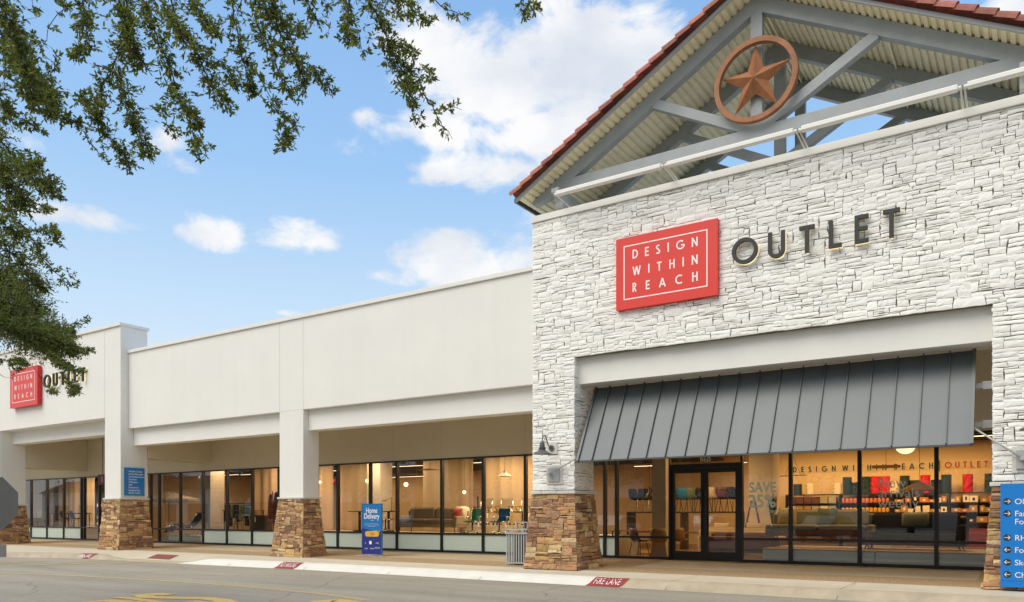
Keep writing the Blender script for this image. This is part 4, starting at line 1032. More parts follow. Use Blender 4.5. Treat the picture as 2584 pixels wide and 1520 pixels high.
def cpx(x0, x1, Y, label): curtain(W(x0, 1250, Y=Y).x, W(x1, 1250, Y=Y).x, Y, 3.5, label)
cpx(805, 841, 22.9, 'pale sheer curtain left of the desk lamp in the window beside the middle pier')
cpx(857, 928, 22.9, 'pale sheer curtain behind the office desk')
cpx(1069, 1196, 22.9, 'warm lit sheer curtain behind the taupe sofa')
cpx(1224, 1348, 23.0, 'warm lit sheer curtain behind the taupe office chairs')
cpx(638, 704, 22.4, 'warm sheer curtain behind the coat stand')
cpx(82, 115, 22.8, 'pale sheer curtain behind the leftmost visible window')
cpx(122, 137, 22.8, 'narrow sheer curtain beside the dark bookcase in the left block')
cpx(146, 199, 22.8, 'pale sheer curtain behind the black table in the left block')
cpx(218, 240, 22.8, 'pale sheer curtain just left of the signboard pier')
# lights of the shop
def area(x, y, z, sx, sy, e, col=(1, .70, .38), rx=0):
    l = bpy.data.lights.new('ceiling_light', 'AREA'); l.shape = 'RECTANGLE'; l.size = sx; l.size_y = sy; l.energy = e; l.color = col
    o = bpy.data.objects.new('ceiling_light', l); COL.objects.link(o); o.location = (x, y, z); o.rotation_euler = (rx, 0, 0)
    o.visible_glossy = True
KE = 1.15
area(-4.4, 29.0, 3.85, 8, 1.0, 260*KE, (1, .57, .22)); area(-4.0, 21.6, 3.85, 8, .8, 80*KE, (1, .60, .25)); area(-9.5, 24.5, 3.45, 3, 2, 50*KE, (1, .6, .27)); area(-13.5, 21.9, 3.48, 6, .5, 170*KE, (1, .66, .34)); area(-20.5, 22.0, 3.48, 4, .5, 60*KE, (1, .70, .42))
area(-19, 28.5, 3.48, 6, 1.5, 70*KE, (1, .62, .32)); area(-27, 29.5, 3.48, 8, 1.0, 60*KE, (1, .62, .3)); area(-25.5, 21.7, 3.48, 3.0, .5, 85*KE, (1, .62, .34)); area(-40.5, 21.7, 3.48, 6, .5, 170*KE, (1, .65, .36)); area(-31, 22.5, 3.48, 4, 1, 45*KE, (1, .66, .36)); area(-33, 27, 3.48, 6, 2, 45*KE, (1, .66, .36))
SL = 'warm ceiling strip lights inside the shop'
def strip_light(x0, x1, y, z, label):
    t = thing('strip_light', label, 'ceiling light', (x0, y, z), group=SL)
    mb = MB(); mb.box(x0, y-.03, z, x1, y+.03, z+.012); mb.build('diffuser', STRIP, t)
    mb = MB(); mb.box(x0, y-.035, z+.013, x1, y+.035, z+.06); mb.build('housing', BMET, t)
    mb = MB(); [mb.tube([(x, y, z+.06), (x, y, 4.3)], .005, 5) for x in (x0+.2, x1-.2)]; mb.build('cable', BMET, t)
for px0, px1, py0, Y, lb_ in ((431, 508, 1207, 26, 'strip light seen through the window above the patio umbrella'), (544, 602, 1201, 26, 'strip light above the green stool'), (608, 632, 1199, 26, 'short strip light left of the coat stand window'),
                         (966, 1068, 1180, 24.5, 'upper strip light above the taupe sofa'), (972, 1068, 1206, 27.5, 'lower strip light above the taupe sofa'), (1195, 1216, 1169, 24.6, 'short strip light behind the curtain gap over the office chairs'),
                         (1601, 1646, 1178, 25, 'short strip light left of the entrance doors'), (1873, 1885, 1168, 27, 'tiny strip light above the SAVE lettering'), (2440, 2560, 1103, 21.5, 'strip light by the right pier under the awning end'), (840, 864, 1189, 25, 'short strip light beside the middle pier window')):
    a = W(px0, py0, Y=Y); b = W(px1, py0, Y=Y); strip_light(a.x, b.x, Y, a.z, lb_)
GP = 'globe pendants glowing inside the shop'
def globe(px_, py_, Y, r, label, mat=GLOBE, flat=1.0):
    p = W(px_, py_, Y=Y); t = thing('globe_pendant', label, 'pendant lamp', p, group=GP)
    mb = MB(); n = 10; mb.lathe([(max(.001, r*math.sin(math.pi*k/n)), -r*flat*math.cos(math.pi*k/n)) for k in range(n+1)], p, 20); mb.build('globe', mat, t, smooth=True)
    mb = MB(); mb.tube([p+Vector((0, 0, r*flat)), (p.x, p.y, 4.3)], .006, 5); mb.build('cord', BMET, t)
globe(2285, 1128, 21.2, .22, 'large glowing globe pendant hanging under the awning edge', EM('big globe glow', (1, .80, .42), 1.25), .80)
globe(1024.5, 1223, 23.5, .085, 'small bright globe pendant above the sofa window', BULB)
globe(1171.5, 1242.5, 23.0-.8, .06, 'small bright globe pendant above the sofa arm', BULB)
globe(808, 1217, 22, .05, 'tiny bright bulb beside the middle pier', BULB)
globe(97, 1217, 24, .09, 'bright bulb behind the leftmost window', BULB)
globe(927, 1214, 22.4, .09, 'dim globe pendant at the mullion above the home delivery sign')
mb = MB(); pp = W(841, 1214, Y=27); es = thing('exit_sign', 'small red lit exit sign seen through the glass beside the middle pier', 'exit sign', pp); mb.box(pp.x-.2, pp.y-.02, pp.z-.1, pp.x+.2, pp.y+.02, pp.z+.1); mb.build('housing', BMET, es)
text_obj('exit_text', 'EXIT', .19, EXITR, es, (pp.x-.19, pp.y-.025, pp.z-.07), wt=.004)
# disc pendant
def disc_lamp(px_, py_, Y, r, label):
    p = W(px_, py_, Y=Y); t = thing('disc_pendant', label, 'pendant lamp', p); mb = MB(); mb.lathe([(0, .05), (.05, .045), (r, .0), (r, -.012), (.03, .0), (0, 0)], p, 28); mb.build('shade', RATTAN, t)
    mb = MB(); mb.tube([p+Vector((0, 0, .05)), (p.x, p.y, 4.3)], .006, 5); mb.build('cord', BMET, t)
disc_lamp(1085, 1185.5, 21.5, .36, 'flat disc pendant lamp hanging above the taupe sofa')
p = W(1274, 1198, Y=21.4); t = thing('cone_pendant', 'dark cone pendant lamp above the office chairs', 'pendant lamp', p)
mb = MB(); mb.lathe([(.03, .14), (.05, .10), (.09, .05), (.26, -.06), (.25, -.065), (.08, .03)], p, 20); mb.build('shade', STEEL, t); mb = MB(); mb.tube([p+Vector((0, 0, .13)), (p.x, p.y, 4.3)], .006, 5); mb.build('cord', BMET, t)
p = W(1639, 1250, Y=22.5); t = thing('black_pendant', 'small black teardrop pendant lamp left of the entrance doors', 'pendant lamp', p)
mb = MB(); mb.lathe([(.012, .30), (.03, .22), (.035, .12), (.10, .04), (.13, -.04), (.10, -.10), (.09, -.10)], p, 18); mb.build('shade', BMET, t, smooth=True); mb = MB(); mb.tube([p+Vector((0, 0, .3)), (p.x, p.y, 4.3)], .006, 5); mb.build('cord', BMET, t)

# inside wall lettering
il = thing('wall_lettering', 'dark and red letters DESIGN WITHIN REACH | OUTLET on the inside back wall', 'sign lettering', (-7.5, 31.1, 2.95))
xs_ = -7.513
def inword(s, a, b, mat):
    ws = [glyph(c, .09)[0]*.215 for c in s]; gap = (b-a-sum(ws))/(len(s)-1); x = a
    for c, w in zip(s, ws):
        mb = MB(); letter(mb, c, x, 2.945, .215, .038, 31.10, 31.13); l = mb.build('letter', mat, il)
        mb = MB(); letter(mb, c, x, 2.945, .215, .032, 31.14, 31.145); mb.build('glow_strip', HALO, l); x += w+gap
ux = lambda px_: W(px_, 1170, Y=31.1).x
inword('DESIGN', ux(2001), ux(2109), BLACKP); inword('WITHIN', ux(2125), ux(2237), BLACKP); inword('REACH', ux(2256), ux(2355), BLACKP)
mb = MB(); x = ux(2370); mb.box(x-.02, 31.1, 2.85, x+.02, 31.13, 3.22); mb.build('divider_bar', BLACKP, il)
inword('OUTLET', ux(2384), ux(2493), GLR)

# ---- furniture makers (local coordinates, front towards -y)
def office_chair(name, label, mat, grp=None):
    t = thing(name, label, 'office chair', group=grp)
    mb = MB()
    for k in range(8):
        a, b = -.24+.06*k, -.24+.06*(k+1); f = lambda y: .46+.035*((y+.0)/.24)**2*(1 if y < 0 else .4)
        mb.box(-.25, a, f((a+b)/2)-.012, .25, b+.002, f((a+b)/2)+.012)
    mb.build('seat', mat, t)
    mb = MB(); P = [(.235+.0, .50), (.26, .60), (.285, .72), (.31, .86), (.325, .98)]
    for (ya, za), (yb, zb) in zip(P, P[1:]): mb.faces([(-.24, ya, za), (.24, ya, za), (.24, yb, zb), (-.24, yb, zb), (-.24, ya+.018, za), (.24, ya+.018, za), (.24, yb+.018, zb), (-.24, yb+.018, zb)], [(0,1,2,3),(7,6,5,4),(0,3,7,4),(1,5,6,2),(2,6,7,3),(0,4,5,1)])
    mb.build('backrest', mat, t)
    for s in (-1, 1):
        mb = MB(); mb.tube([(s*.255, -.24, .50), (s*.255, 0, .455), (s*.255, .22, .48), (s*.255, .27, .62), (s*.255, .335, .99)], .012, 6); mb.build('side_rail', CHROME, t, smooth=True)
        mb = MB(); mb.tube([(s*.26, .10, .46), (s*.29, .06, .58), (s*.30, -.02, .66), (s*.30, .2, .67), (s*.27, .30, .68)], .012, 6); mb.build('armrest', BMET if mat is TAUPE else CHROME, t, smooth=True)
    mb = MB(); mb.tube([(0, 0, .10), (0, 0, .45)], .028, 10); mb.build('column', BMET, t)
    b = MB(); b.tube([(0, 0, .09), (0, 0, .14)], .05, 10)
    for k in range(5):
        a = R(90+72*k); b.tube([(0, 0, .11), (.16*math.cos(a), .16*math.sin(a), .10), (.30*math.cos(a), .30*math.sin(a), .065)], [.022, .018, .012], 6)
    bs = b.build('star_base', CHROME, t, smooth=True)
    for k in range(5):
        a = R(90+72*k); mb = MB(); c = Vector((.30*math.cos(a), .30*math.sin(a), .03)); mb.tube([c+Vector((-.02, 0, 0)), c+Vector((.02, 0, 0))], .03, 10); mb.build('castor', BMET, bs)
    mb = MB(); mb.box(.245, .0, .28, .249, .09, .44); mb.build('price_tag', PAPER, t)
    return t
gc = office_chair('office_chair', 'bright green mesh office chair in the window', GREENF); gc.location = (W(1192, 1300, Y=20.9).x, 20.9, .667); gc.rotation_euler = (0, 0, R(-2)); gc.scale = (.92, .92, .86)
bc = office_chair('office_chair', 'blue mesh office chair in the window beside the green one', BLUEF); bc.location = (W(1260, 1300, Y=20.9).x, 20.9, .667); bc.rotation_euler = (0, 0, R(-2)); bc.scale = (.92, .92, .86)
tg = 'taupe office chairs on the raised plinth'
tcx = office_chair('office_chair', 'taupe office chair raised on a plinth above the green chair', TAUPE, tg); tcx.location = (W(1214, 1300, Y=22.1).x, 22.1, .951); tcx.rotation_euler = (0, 0, R(-4)); tcx.scale = (1, 1, .95)
again(tcx, 'middle taupe office chair raised on a plinth above the blue chair', (W(1266, 1300, Y=22.1).x, 22.1, .951), R(-4), tg)
again(tcx, 'taupe office chair raised on a plinth nearest the stone pier', (W(1318, 1300, Y=22.1).x, 22.1, .951), R(-4), tg)

def sofa(name, label, L, mat, legm, seats=2, arm=.16, backh=.78, depth=.9, cush=True, base=None, leg_h=.16, armh=.58):
    t = thing(name, label, 'sofa')
    mb = MB(); mb.rbox(-L/2, -depth/2, leg_h, L/2, depth/2, leg_h+.16, .03); mb.build('base', base or mat, t, smooth=False)
    w = (L-2*arm)/seats
    for k in range(seats):
        a = -L/2+arm+k*w
        mb = MB(); mb.rbox(a+.005, -depth/2-.01, leg_h+.165, a+w-.005, depth/2-.22, leg_h+.30, .05); mb.build('seat_cushion', mat, t, smooth=False)
        mb = MB(); T = Matrix.Translation((0, depth/2-.26, leg_h+.27)) @ Matrix.Rotation(R(-10), 4, 'X'); mb.rbox(a+.01, -.07, 0, a+w-.01, .10, backh-leg_h-.22, .07, T=T); mb.build('back_cushion', mat, t, smooth=False)
    for s in (-1, 1):
        a = s*(L/2-arm/2); mb = MB(); mb.rbox(a-arm/2, -depth/2, leg_h+.02, a+arm/2, depth/2, armh, .04); mb.build('arm', mat, t)
    mb = MB(); mb.rbox(-L/2+.02, depth/2-.14, leg_h+.02, L/2-.02, depth/2, backh-.06, .04); mb.build('back_frame', mat, t)
    for sx in (-1, 1):
        for sy in (-1, 1):
            mb = MB(); mb.tube([(sx*(L/2-.14), sy*(depth/2-.1), leg_h), (sx*(L/2-.10), sy*(depth/2-.07), 0)], [.022, .014], 8); mb.build('leg', legm, t)
    return t
s1 = sofa('taupe_sofa', 'taupe two seat sofa with red cushion in the window beside the office chairs', 2.55, TAUPE, WOOD, leg_h=.20, backh=.86, armh=.60); s1.location = (-17.55, 21.4, .667); s1.rotation_euler = (0, 0, R(6))
def pillow(label, p, mat, s=.42, rz=0, tilt=20, name='cushion'):
    t = thing(name, label, 'cushion', p, rz); mb = MB(); n = 10
    for sd_ in (-1, 1):
        for i in range(n):
            for j in range(n):
                def q(i, j):
                    u, v = i/n*2-1, j/n*2-1; h = .09*(1-u*u)**.5*(1-v*v)**.5 if abs(u) < 1 and abs(v) < 1 else 0
                    k = 1-.06*(abs(u)*abs(v)); T = Matrix.Rotation(R(-tilt), 4, 'X'); w = T @ Vector((u*s/2*(1-.08*(1-abs(v))), sd_*h, v*s/2*(1-.08*(1-abs(u)))+s/2)); return w+Vector(p)
                a = [q(i, j), q(i+1, j), q(i+1, j+1), q(i, j+1)]; mb.quad(*(a if sd_ < 0 else a[::-1]))
    mb.build('cover', mat, t, smooth=True); return t
pillow('brick red cushion against the right arm of the taupe sofa', Vector((-16.55, 21.45, 1.14)), REDF, .40)
t = thing('throw_blanket', 'cream throw draped over the back corner of the taupe sofa', 'blanket', (-16.4, 21.9, 1.3)); mb = MB(); mb.rbox(-16.75, 21.62, 1.20, -16.35, 22.06, 1.60, .08); mb.build('cloth', PAPER, t, smooth=True)

def table(name, label, L, Dp, H, top, leg, th=.03, cat='table', legs='four'):
    t = thing(name, label, cat); mb = MB(); mb.box(-L/2, -Dp/2, H-th, L/2, Dp/2, H); mb.build('table_top', top, t, bevel=.004)
    if legs == 'four':
        for sx in (-1, 1):
            for sy in (-1, 1): mb = MB(); mb.box(sx*(L/2-.06)-.02, sy*(Dp/2-.06)-.02, 0, sx*(L/2-.06)+.02, sy*(Dp/2-.06)+.02, H-th-.001); mb.build('leg', leg, t)
    else:
        for sx in (-1, 1): mb = MB(); mb.box(sx*(L/2-.25)-.03, -.04, .05, sx*(L/2-.25)+.03, .04, H-th-.001); mb.box(sx*(L/2-.25)-.03, -Dp/2+.05, 0, sx*(L/2-.25)+.03, Dp/2-.05, .05); mb.build('leg', leg, t)
    return t
dk = table('standing_desk', 'black topped office desk in the window left of the home delivery sign', 1.9, .75, .78, BMET, BMET, legs='two', cat='desk'); dk.location = (-20.55, 21.6, .667); dk.rotation_euler = (0, 0, R(4))
oc = office_chair('office_chair', 'black office chair behind the desk left of the home delivery sign', BLKF); oc.location = (-19.5, 21.1, .667); oc.rotation_euler = (0, 0, R(150))
p = Vector((-19.75, 21.7, 1.447)); t = thing('desk_lamp', 'black jointed desk lamp standing on the office desk', 'desk lamp', p)
mb = MB(); mb.lathe([(0, .02), (.08, .02), (.09, 0)], p, 16); mb.build('foot', BMET, t); mb = MB(); mb.tube([p, p+Vector((0, 0, .5)), p+Vector((-.33, 0, .40))], .011, 6); mb.build('arm', BMET, t); mb = MB(); mb.box(p.x-.46, p.y-.03, p.z+.37, p.x-.30, p.y+.03, p.z+.40); mb.build('head', BMET, t)
# black shelving with plants behind sofa
t = thing('black_shelf', 'black metal shelf with a plant behind the home delivery sign', 'shelf', (-19.3, 25, .08)); mb = MB()
for x in (-19.9, -18.5): mb.box(x, 25, .08, x+.04, 25.04, 2.05); mb.box(x, 25.4, .08, x+.04, 25.44, 2.05)
mb.build('upright', BMET, t)
for z in (.5, 1.1, 1.6): mb = MB(); mb.box(-19.9, 25, z, -18.46, 25.44, z+.03); mb.build('shelf_board', BMET, t)
def plant(name, label, p, h, r, n, mat=PLANT, pot=True, pr=.12, ph=.2, upright=False):
    t = thing(name, label, 'plant', p); rn = random.Random(int(p[0]*100)); mb = MB()
    if pot: mb.lathe([(0, 0), (pr*.8, 0), (pr, ph), (pr*.9, ph), (pr*.85, ph-.02), (0, ph-.02)], p, 14); mb.build('pot', RATTAN if upright else BMET, t)
    mb = MB()
    for _ in range(n):
        a = rn.uniform(0, 6.28); rr = rn.uniform(.3, 1)*r; hh = rn.uniform(.5, 1)*h; b = Vector(p)+Vector((0, 0, ph)); tip = b+Vector((math.cos(a)*rr, math.sin(a)*rr, hh if upright else hh*rn.uniform(.3, 1)))
        m_ = b.lerp(tip, .5)+Vector((0, 0, .0 if upright else h*.25)); w = Vector((-math.sin(a), math.cos(a), 0))*(.035 if upright else .05)
        mb.quad(b-w*.4, b+w*.4, m_+w, m_-w); mb.poly([m_-w, m_+w, tip])
    mb.build('foliage', mat, t)
plant('potted_plant', 'leafy potted plant on the black shelf behind the home delivery sign', (-19.2, 25.2, 1.63), .35, .4, 60)
# bay with umbrella, lounger, stool
p = Vector((W(426, 1300, Y=21.9).x, 21.9, .08)); t = thing('patio_umbrella', 'open cream patio umbrella inside the window right of the signboard pier', 'umbrella', p)
mb = MB(); mb.tube([p, p+Vector((0, 0, 2.35))], .025, 8); mb.build('pole', OAKW, t)
mb = MB(); n = 8; Rr, zt, ze = 1.55, 2.35, 1.98
for k in range(n):
    a0, a1 = 2*math.pi*k/n, 2*math.pi*(k+1)/n; o = lambda a, r, z: (p.x+r*math.cos(a), p.y+r*.8*math.sin(a), p.z+z)
    mb.poly([o(a0, Rr, ze), o(a1, Rr, ze), (p.x, p.y, p.z+zt)]); mb.quad(o(a0, Rr, ze-.12), o(a1, Rr, ze-.12), o(a1, Rr, ze), o(a0, Rr, ze))
mb.build('canopy', CANVAS, t)
for k in range(n): a0 = 2*math.pi*k/n; mb = MB(); mb.tube([(p.x, p.y, p.z+1.8), (p.x+.8*math.cos(a0), p.y+.64*math.sin(a0), p.z+2.14)], .008, 5); mb.build('rib', OAKW, t)
for k, (a, b) in enumerate(((W(410, 1300, Y=20.5).x, W(449, 1300, Y=20.5).x), (W(457, 1300, Y=20.5).x, W(507, 1300, Y=20.5).x))):
    t = thing('display_plinth', ['white low plinth below the umbrella pole in the window', 'white low plinth under the curved chrome lounger'][k], 'plinth', (a, 20.5, .08)); mb = MB(); mb.box(a, 20.5, .08, b, 21.2, .40); mb.build('block', MINT, t, bevel=.006)
lx0, lx1 = W(423, 1300, Y=20.9).x, W(506, 1300, Y=20.9).x
LX = lambda x: lx0+(x+31.1)/2*(lx1-lx0)
t = thing('chaise_lounge', 'curved chrome framed chaise lounge on white plinths in the window', 'lounger', (LX(-30.2), 20.9, .40))
for s in (20.72, 21.15):
    mb = MB(); mb.tube([(LX(-31.1), s, .50), (LX(-30.95), s, .72), (LX(-30.5), s, .86), (LX(-30.0), s, .70), (LX(-29.6), s, .86), (LX(-29.1), s, 1.35)], .03, 8); mb.build('frame_tube', CHROME, t, smooth=True)
    mb = MB(); mb.tube([(LX(-29.65)+.27*math.cos(R(a)), s, .69+.27*math.sin(R(a))) for a in range(-200, 60, 20)], .02, 6); mb.build('leg_hoop', CHROME, t, smooth=True)
mb = MB(); P = [(LX(-31.1), .50), (LX(-30.95), .73), (LX(-30.5), .87), (LX(-30.0), .71), (LX(-29.6), .87), (LX(-29.1), 1.36)]
for a, b in zip(P, P[1:]): mb.bar((a[0], 20.94, a[1]+.03), (b[0], 20.94, b[1]+.03), .40, .05)
mb.build('pad', BLKF, t)
t = thing('tall_stool', 'sage green bar chair in the window left of the coat stand', 'chair', (-26.6, 21.2, .667)); x, y, z = W(612, 1300, Y=21.2).x, 21.2, .667
mb = MB(); mb.rbox(x-.24, y-.22, z+.60, x+.24, y+.22, z+.65, .02); mb.build('seat', OLIVE, t)
for sx in (-1, 1):
    for sy in (-1, 1): mb = MB(); mb.tube([(x+sx*.2, y+sy*.18, z+.6), (x+sx*.26, y+sy*.24, z)], .02, 6); mb.build('leg', OLIVE, t)
mb = MB(); mb.tube([(x-.24, y+.2, z+.62), (x-.27, y+.22, z+.85), (x-.18, y+.24, z+.98), (x+.18, y+.24, z+.98), (x+.27, y+.22, z+.85), (x+.24, y+.2, z+.62)], .03, 8); mb.build('backrest', OLIVE, t, smooth=True)
mb = MB(); mb.box(x-.24, y-.22, z+.25, x+.24, y-.19, z+.28); mb.build('footrest', OLIVE, t)
dt = table('dark_table', 'dark round edged table seen behind the green bar chair', 1.9, .8, .85, WOOD, BMET); dt.location = (W(615, 1300, Y=22).x, 22.0, .667)
t = thing('dark_cabinet', 'low dark cabinet with white price tags left of the middle pier', 'cabinet', (-24.55, 21.6, .667)); mb = MB(); c0_, c1_ = W(640, 1300, Y=21.3).x, W(668, 1300, Y=21.3).x; mb.box(c0_, 21.3, .668, c1_, 21.8, 1.27); mb.build('body', BLKF, t, bevel=.005); mb = MB(); mb.box(c0_-.02, 21.28, 1.272, c1_+.02, 21.82, 1.30); mb.build('top', WOOD, t)
mb = MB(); mb.box(c0_+.05, 21.285, 1.0, c0_+.14, 21.295, 1.22); mb.build('price_tag', PAPER, t)
cs_ = W(688, 1300, Y=20.9).x
t = thing('coat_stand', 'pale coat stand hung with coats beside the middle pier', 'coat stand', (cs_, 20.9, .667)); mb = MB(); mb.tube([(cs_, 20.9, .667), (cs_, 20.9, 2.25)], .022, 8); mb.build('pole', OAKW, t)
for k in range(4): a = R(45+90*k); mb = MB(); mb.tube([(cs_, 20.9, 2.1), (cs_+.2*math.cos(a), 20.9+.2*math.sin(a), 2.26)], .01, 6); mb.build('peg', OAKW, t)
def coat(label, x, y, z, w, h, mat):
    t = thing('hanging_coat', label, 'coat', (x, y, z)); mb = MB(); n = 12; vs = []; fs = []
    for j, (zz, ww) in enumerate(((0, .03), (-.06, .5), (-.25, .75), (-.55, .9), (-.9, 1.0), (-1, .7))):
        for k in range(n): a = 2*math.pi*k/n; r = w*ww*(1+.12*math.sin(3*a+j)); vs.append((x+r*math.cos(a), y+r*.5*math.sin(a), z+zz*h))
    for j in range(5):
        for k in range(n): fs.append((j*n+k, j*n+(k+1) % n, j*n+n+(k+1) % n, j*n+n+k))
    mb.faces(vs, fs); mb.build('cloth', mat, t, smooth=True)
coat('dark red coat hanging on the coat stand', W(683, 1300, Y=20.75).x, 20.75, 2.15, .15, 1.0, M('dark red wool', (.12, .01, .015), .9)); coat('dark brown coat hanging on the coat stand nearest the pier', W(697, 1300, Y=20.9).x, 20.9, 2.25, .19, 1.4, M('brown wool', (.05, .035, .02), .9))
# rail of hanging dark items behind umbrella
t = thing('garment_rail', 'rail of dark hanging bags behind the patio umbrella', 'clothes rail', (-31, 23.8, .08)); mb = MB(); mb.tube([(-33.2, 23.8, 1.85), (-27.6, 23.8, 1.85)], .02, 8); mb.tube([(-32.3, 23.8, .08), (-32.3, 23.8, 1.85)], .02, 8); mb.build('rail', BMET, t)
rn = random.Random(3)
for k in range(26): x = -33.0+k*.21; mb = MB(); h = rn.uniform(.5, 1.1); mb.rbox(x, 23.7, 1.8-h, x+.15, 23.9, 1.8, .03); mb.build('hanging_bag', rn.choice([BLKF, OLIVE, WOOD, BLKF, BLKF]), t)
# left block: chairs, table
def side_chair(name, label, mat, legm, grp=None):
    t = thing(name, label, 'chair', group=grp)
    mb = MB()
    prof = [(-.24, .46), (-.10, .44), (.10, .44), (.20, .48), (.25, .60), (.28, .75), (.29, .84)]
    nw = 8
    vs = []; 
    for j, (y, z) in enumerate(prof):
        for k in range(nw+1):
            u = k/nw*2-1; w = .24 if j < 4 else .23-.02*(j-4); vs.append((u*w, y-(.07*u*u if j >= 3 else 0), z+(.05*u*u if j < 4 else 0)))
    fs = [(j*(nw+1)+k, j*(nw+1)+k+1, (j+1)*(nw+1)+k+1, (j+1)*(nw+1)+k) for j in range(len(prof)-1) for k in range(nw)]
    mb.faces(vs, fs); o = mb.build('shell', mat, t, smooth=True); sd_ = o.modifiers.new('thick', 'SOLIDIFY'); sd_.thickness = .015
    for sx in (-1, 1):
        for sy in (-1, 1): mb = MB(); mb.tube([(sx*.16, sy*.14, .44), (sx*.23, sy*.21, 0)], .011, 6); mb.build('leg', legm, t)
    return t
sc_ = side_chair('side_chair', 'olive metal side chair behind the leftmost window', OLIVE, BMET, 'olive chairs in the left block'); sc_.location = (W(91, 1300, Y=21).x, 21.0, .661); sc_.rotation_euler = (0, 0, R(-60))
again(sc_, 'olive side chair nearer the window mullion in the left block', (W(105, 1300, Y=20.8).x, 20.8, .661), R(-30))
bt = table('black_table', 'black rectangular table in the left block window', 2.2, .9, .74, BMET, BMET, th=.05); bt.location = (W(180, 1300, Y=21.4).x, 21.4, .661)
bs_ = side_chair('side_chair', 'black slatted chair at the black table', BLKF, BMET, 'black chairs at the table in the left block'); bs_.location = (W(168, 1300, Y=20.85).x, 20.85, .661); bs_.rotation_euler = (0, 0, R(180))
again(bs_, 'black chair at the right end of the black table', (W(192, 1300, Y=20.8).x, 20.8, .661), R(170))
ot = table('oak_table', 'light oak table behind the leftmost visible window', 1.8, .8, .74, OAKW, OAKW); ot.location = (W(128, 1300, Y=22).x, 22.0, .661)
t = thing('narrow_bookcase', 'narrow dark bookcase in the left block window', 'bookcase', (-41.9, 22.9, .661)); mb = MB(); mb.box(-42.2, 22.85, .661, -41.7, 23.1, 2.1); mb.build('case', WOOD, t)
for k in range(4): mb = MB(); mb.box(-42.17, 22.80, .75+k*.33, -41.73, 22.85, .92+k*.33); mb.build('book_row', [PAPER, KRAFT, BLKF, PAPER][k], t)

# ---- tower interior
plt = thing('display_plinth', 'long low mint plinth inside the glass right of the entrance doors', 'plinth', (-5.6, 20.4, .08)); mb = MB(); mb.box(-5.62, 20.09, .081, -3.0, 22.4, .42); mb.box(-2.98, 20.09, .081, 2.0, 22.4, .42); mb.build('block', MINT, plt, bevel=.006)
mb = MB(); mb.box(-5.64, 20.08, .421, 2.0, 22.42, .45); mb.build('top_board', OAKW, plt)
gs = sofa('grey_green_sofa', 'grey green sofa with dark wood frame on the mint plinth behind the SAVE lettering', 2.6, SAGE, WOOD, seats=2, leg_h=.30, base=WOOD, backh=.95, armh=.60, depth=.95); gs.location = (W(2070, 1300, Y=21.4).x, 21.4, .45); gs.rotation_euler = (0, 0, R(3))
pillow('sage bolster cushion on the grey green sofa', Vector((W(2085, 1300, Y=21.2).x, 21.2, 1.03)), OLIVE, .5, 0, 25); pillow('sand cushion at the left end of the grey green sofa', Vector((W(1985, 1300, Y=21.25).x, 21.25, 1.03)), SAND, .5, 0, 20)
ls = sofa('leather_sofa', 'brown leather sofa back seen low behind the glass right of the doors', 2.2, LEATH, BMET, leg_h=.12, backh=.66, armh=.6); ls.location = (W(1880, 1340, Y=22.7).x, 22.7, .08); ls.rotation_euler = (0, 0, R(180))
ys = sofa('sand_sofa', 'sand coloured sofa with loose cushions behind the entrance doors', 2.4, SAND, WOOD, leg_h=.12, backh=.80); ys.location = (W(1868, 1330, Y=24.0).x, 24.0, .08); ys.rotation_euler = (0, 0, R(178))
for k, x in enumerate((W(1822, 1330, Y=23.9).x, W(1905, 1330, Y=23.9).x)): pillow(['sand cushion on the left of the sand sofa', 'sand cushion on the right of the sand sofa'][k], Vector((x, 23.85, .52)), SAND, .55, 0, 10)
ks = sofa('black_sofa', 'black sofa with a pale throw behind the New arrivals lettering', 2.3, BLKF, BMET, leg_h=.10, backh=.86, armh=.62); ks.location = (W(2305, 1300, Y=21.5).x, 21.5, .45); ks.rotation_euler = (0, 0, R(-2))
t = thing('throw_blanket', 'pale knitted throw over the black sofa', 'blanket', (-1.5, 21.7, 1.2)); mb = MB(); mx_ = W(2310, 1300, Y=21.6).x; mb.rbox(mx_-.3, 21.48, 1.0, mx_+.3, 21.99, 1.37, .07); mb.build('cloth', SAGE, t, smooth=True)
rs = sofa('red_sofa', 'long brick red sofa deep inside near the right pier', 2.4, REDF, BMET, leg_h=.12, backh=.82); rs.location = (W(2420, 1300, Y=24).x, 24.0, .08); rs.rotation_euler = (0, 0, R(180))
wb = thing('wood_bench', 'low light wood bench in front of the back shelves near the right pier', 'bench', (-1.5, 23.0, .08)); mb = MB(); mb.box(-3.0, 22.8, .42, .2, 23.3, .47); mb.build('seat', OAKW, wb)
for x in (-2.8, -1.4, 0.0): mb = MB(); mb.box(x, 22.85, .08, x+.06, 23.25, .42); mb.build('leg', OAKW, wb)
ac = sofa('cream_armchair', 'low cream armchair between the sofas on the tower side', .85, PAPER, OAKW, seats=1, leg_h=.15, backh=.78, depth=.8); ac.location = (W(2222, 1300, Y=23.2).x, 23.2, .08); ac.rotation_euler = (0, 0, R(20))
for k, (x, y, rz, m_, lab) in enumerate(((W(1613, 1350, Y=21.2).x, 21.2, 150, LEATH, 'brown dining chair behind the leftmost tower window'), (W(1662, 1350, Y=20.9).x, 20.9, 200, OAKW, 'light wood dining chair just left of the entrance doors'), (W(1672, 1350, Y=22).x, 22.0, 170, BLUEF, 'blue dining chair at the table left of the doors'), (W(1712, 1350, Y=22.3).x, 22.3, 190, OAKW, 'light wood dining chair behind the left entrance door'))):
    c_ = side_chair('dining_chair', lab, m_, BMET if k != 1 else OAKW); c_.location = (x, y, .08); c_.rotation_euler = (0, 0, R(rz))
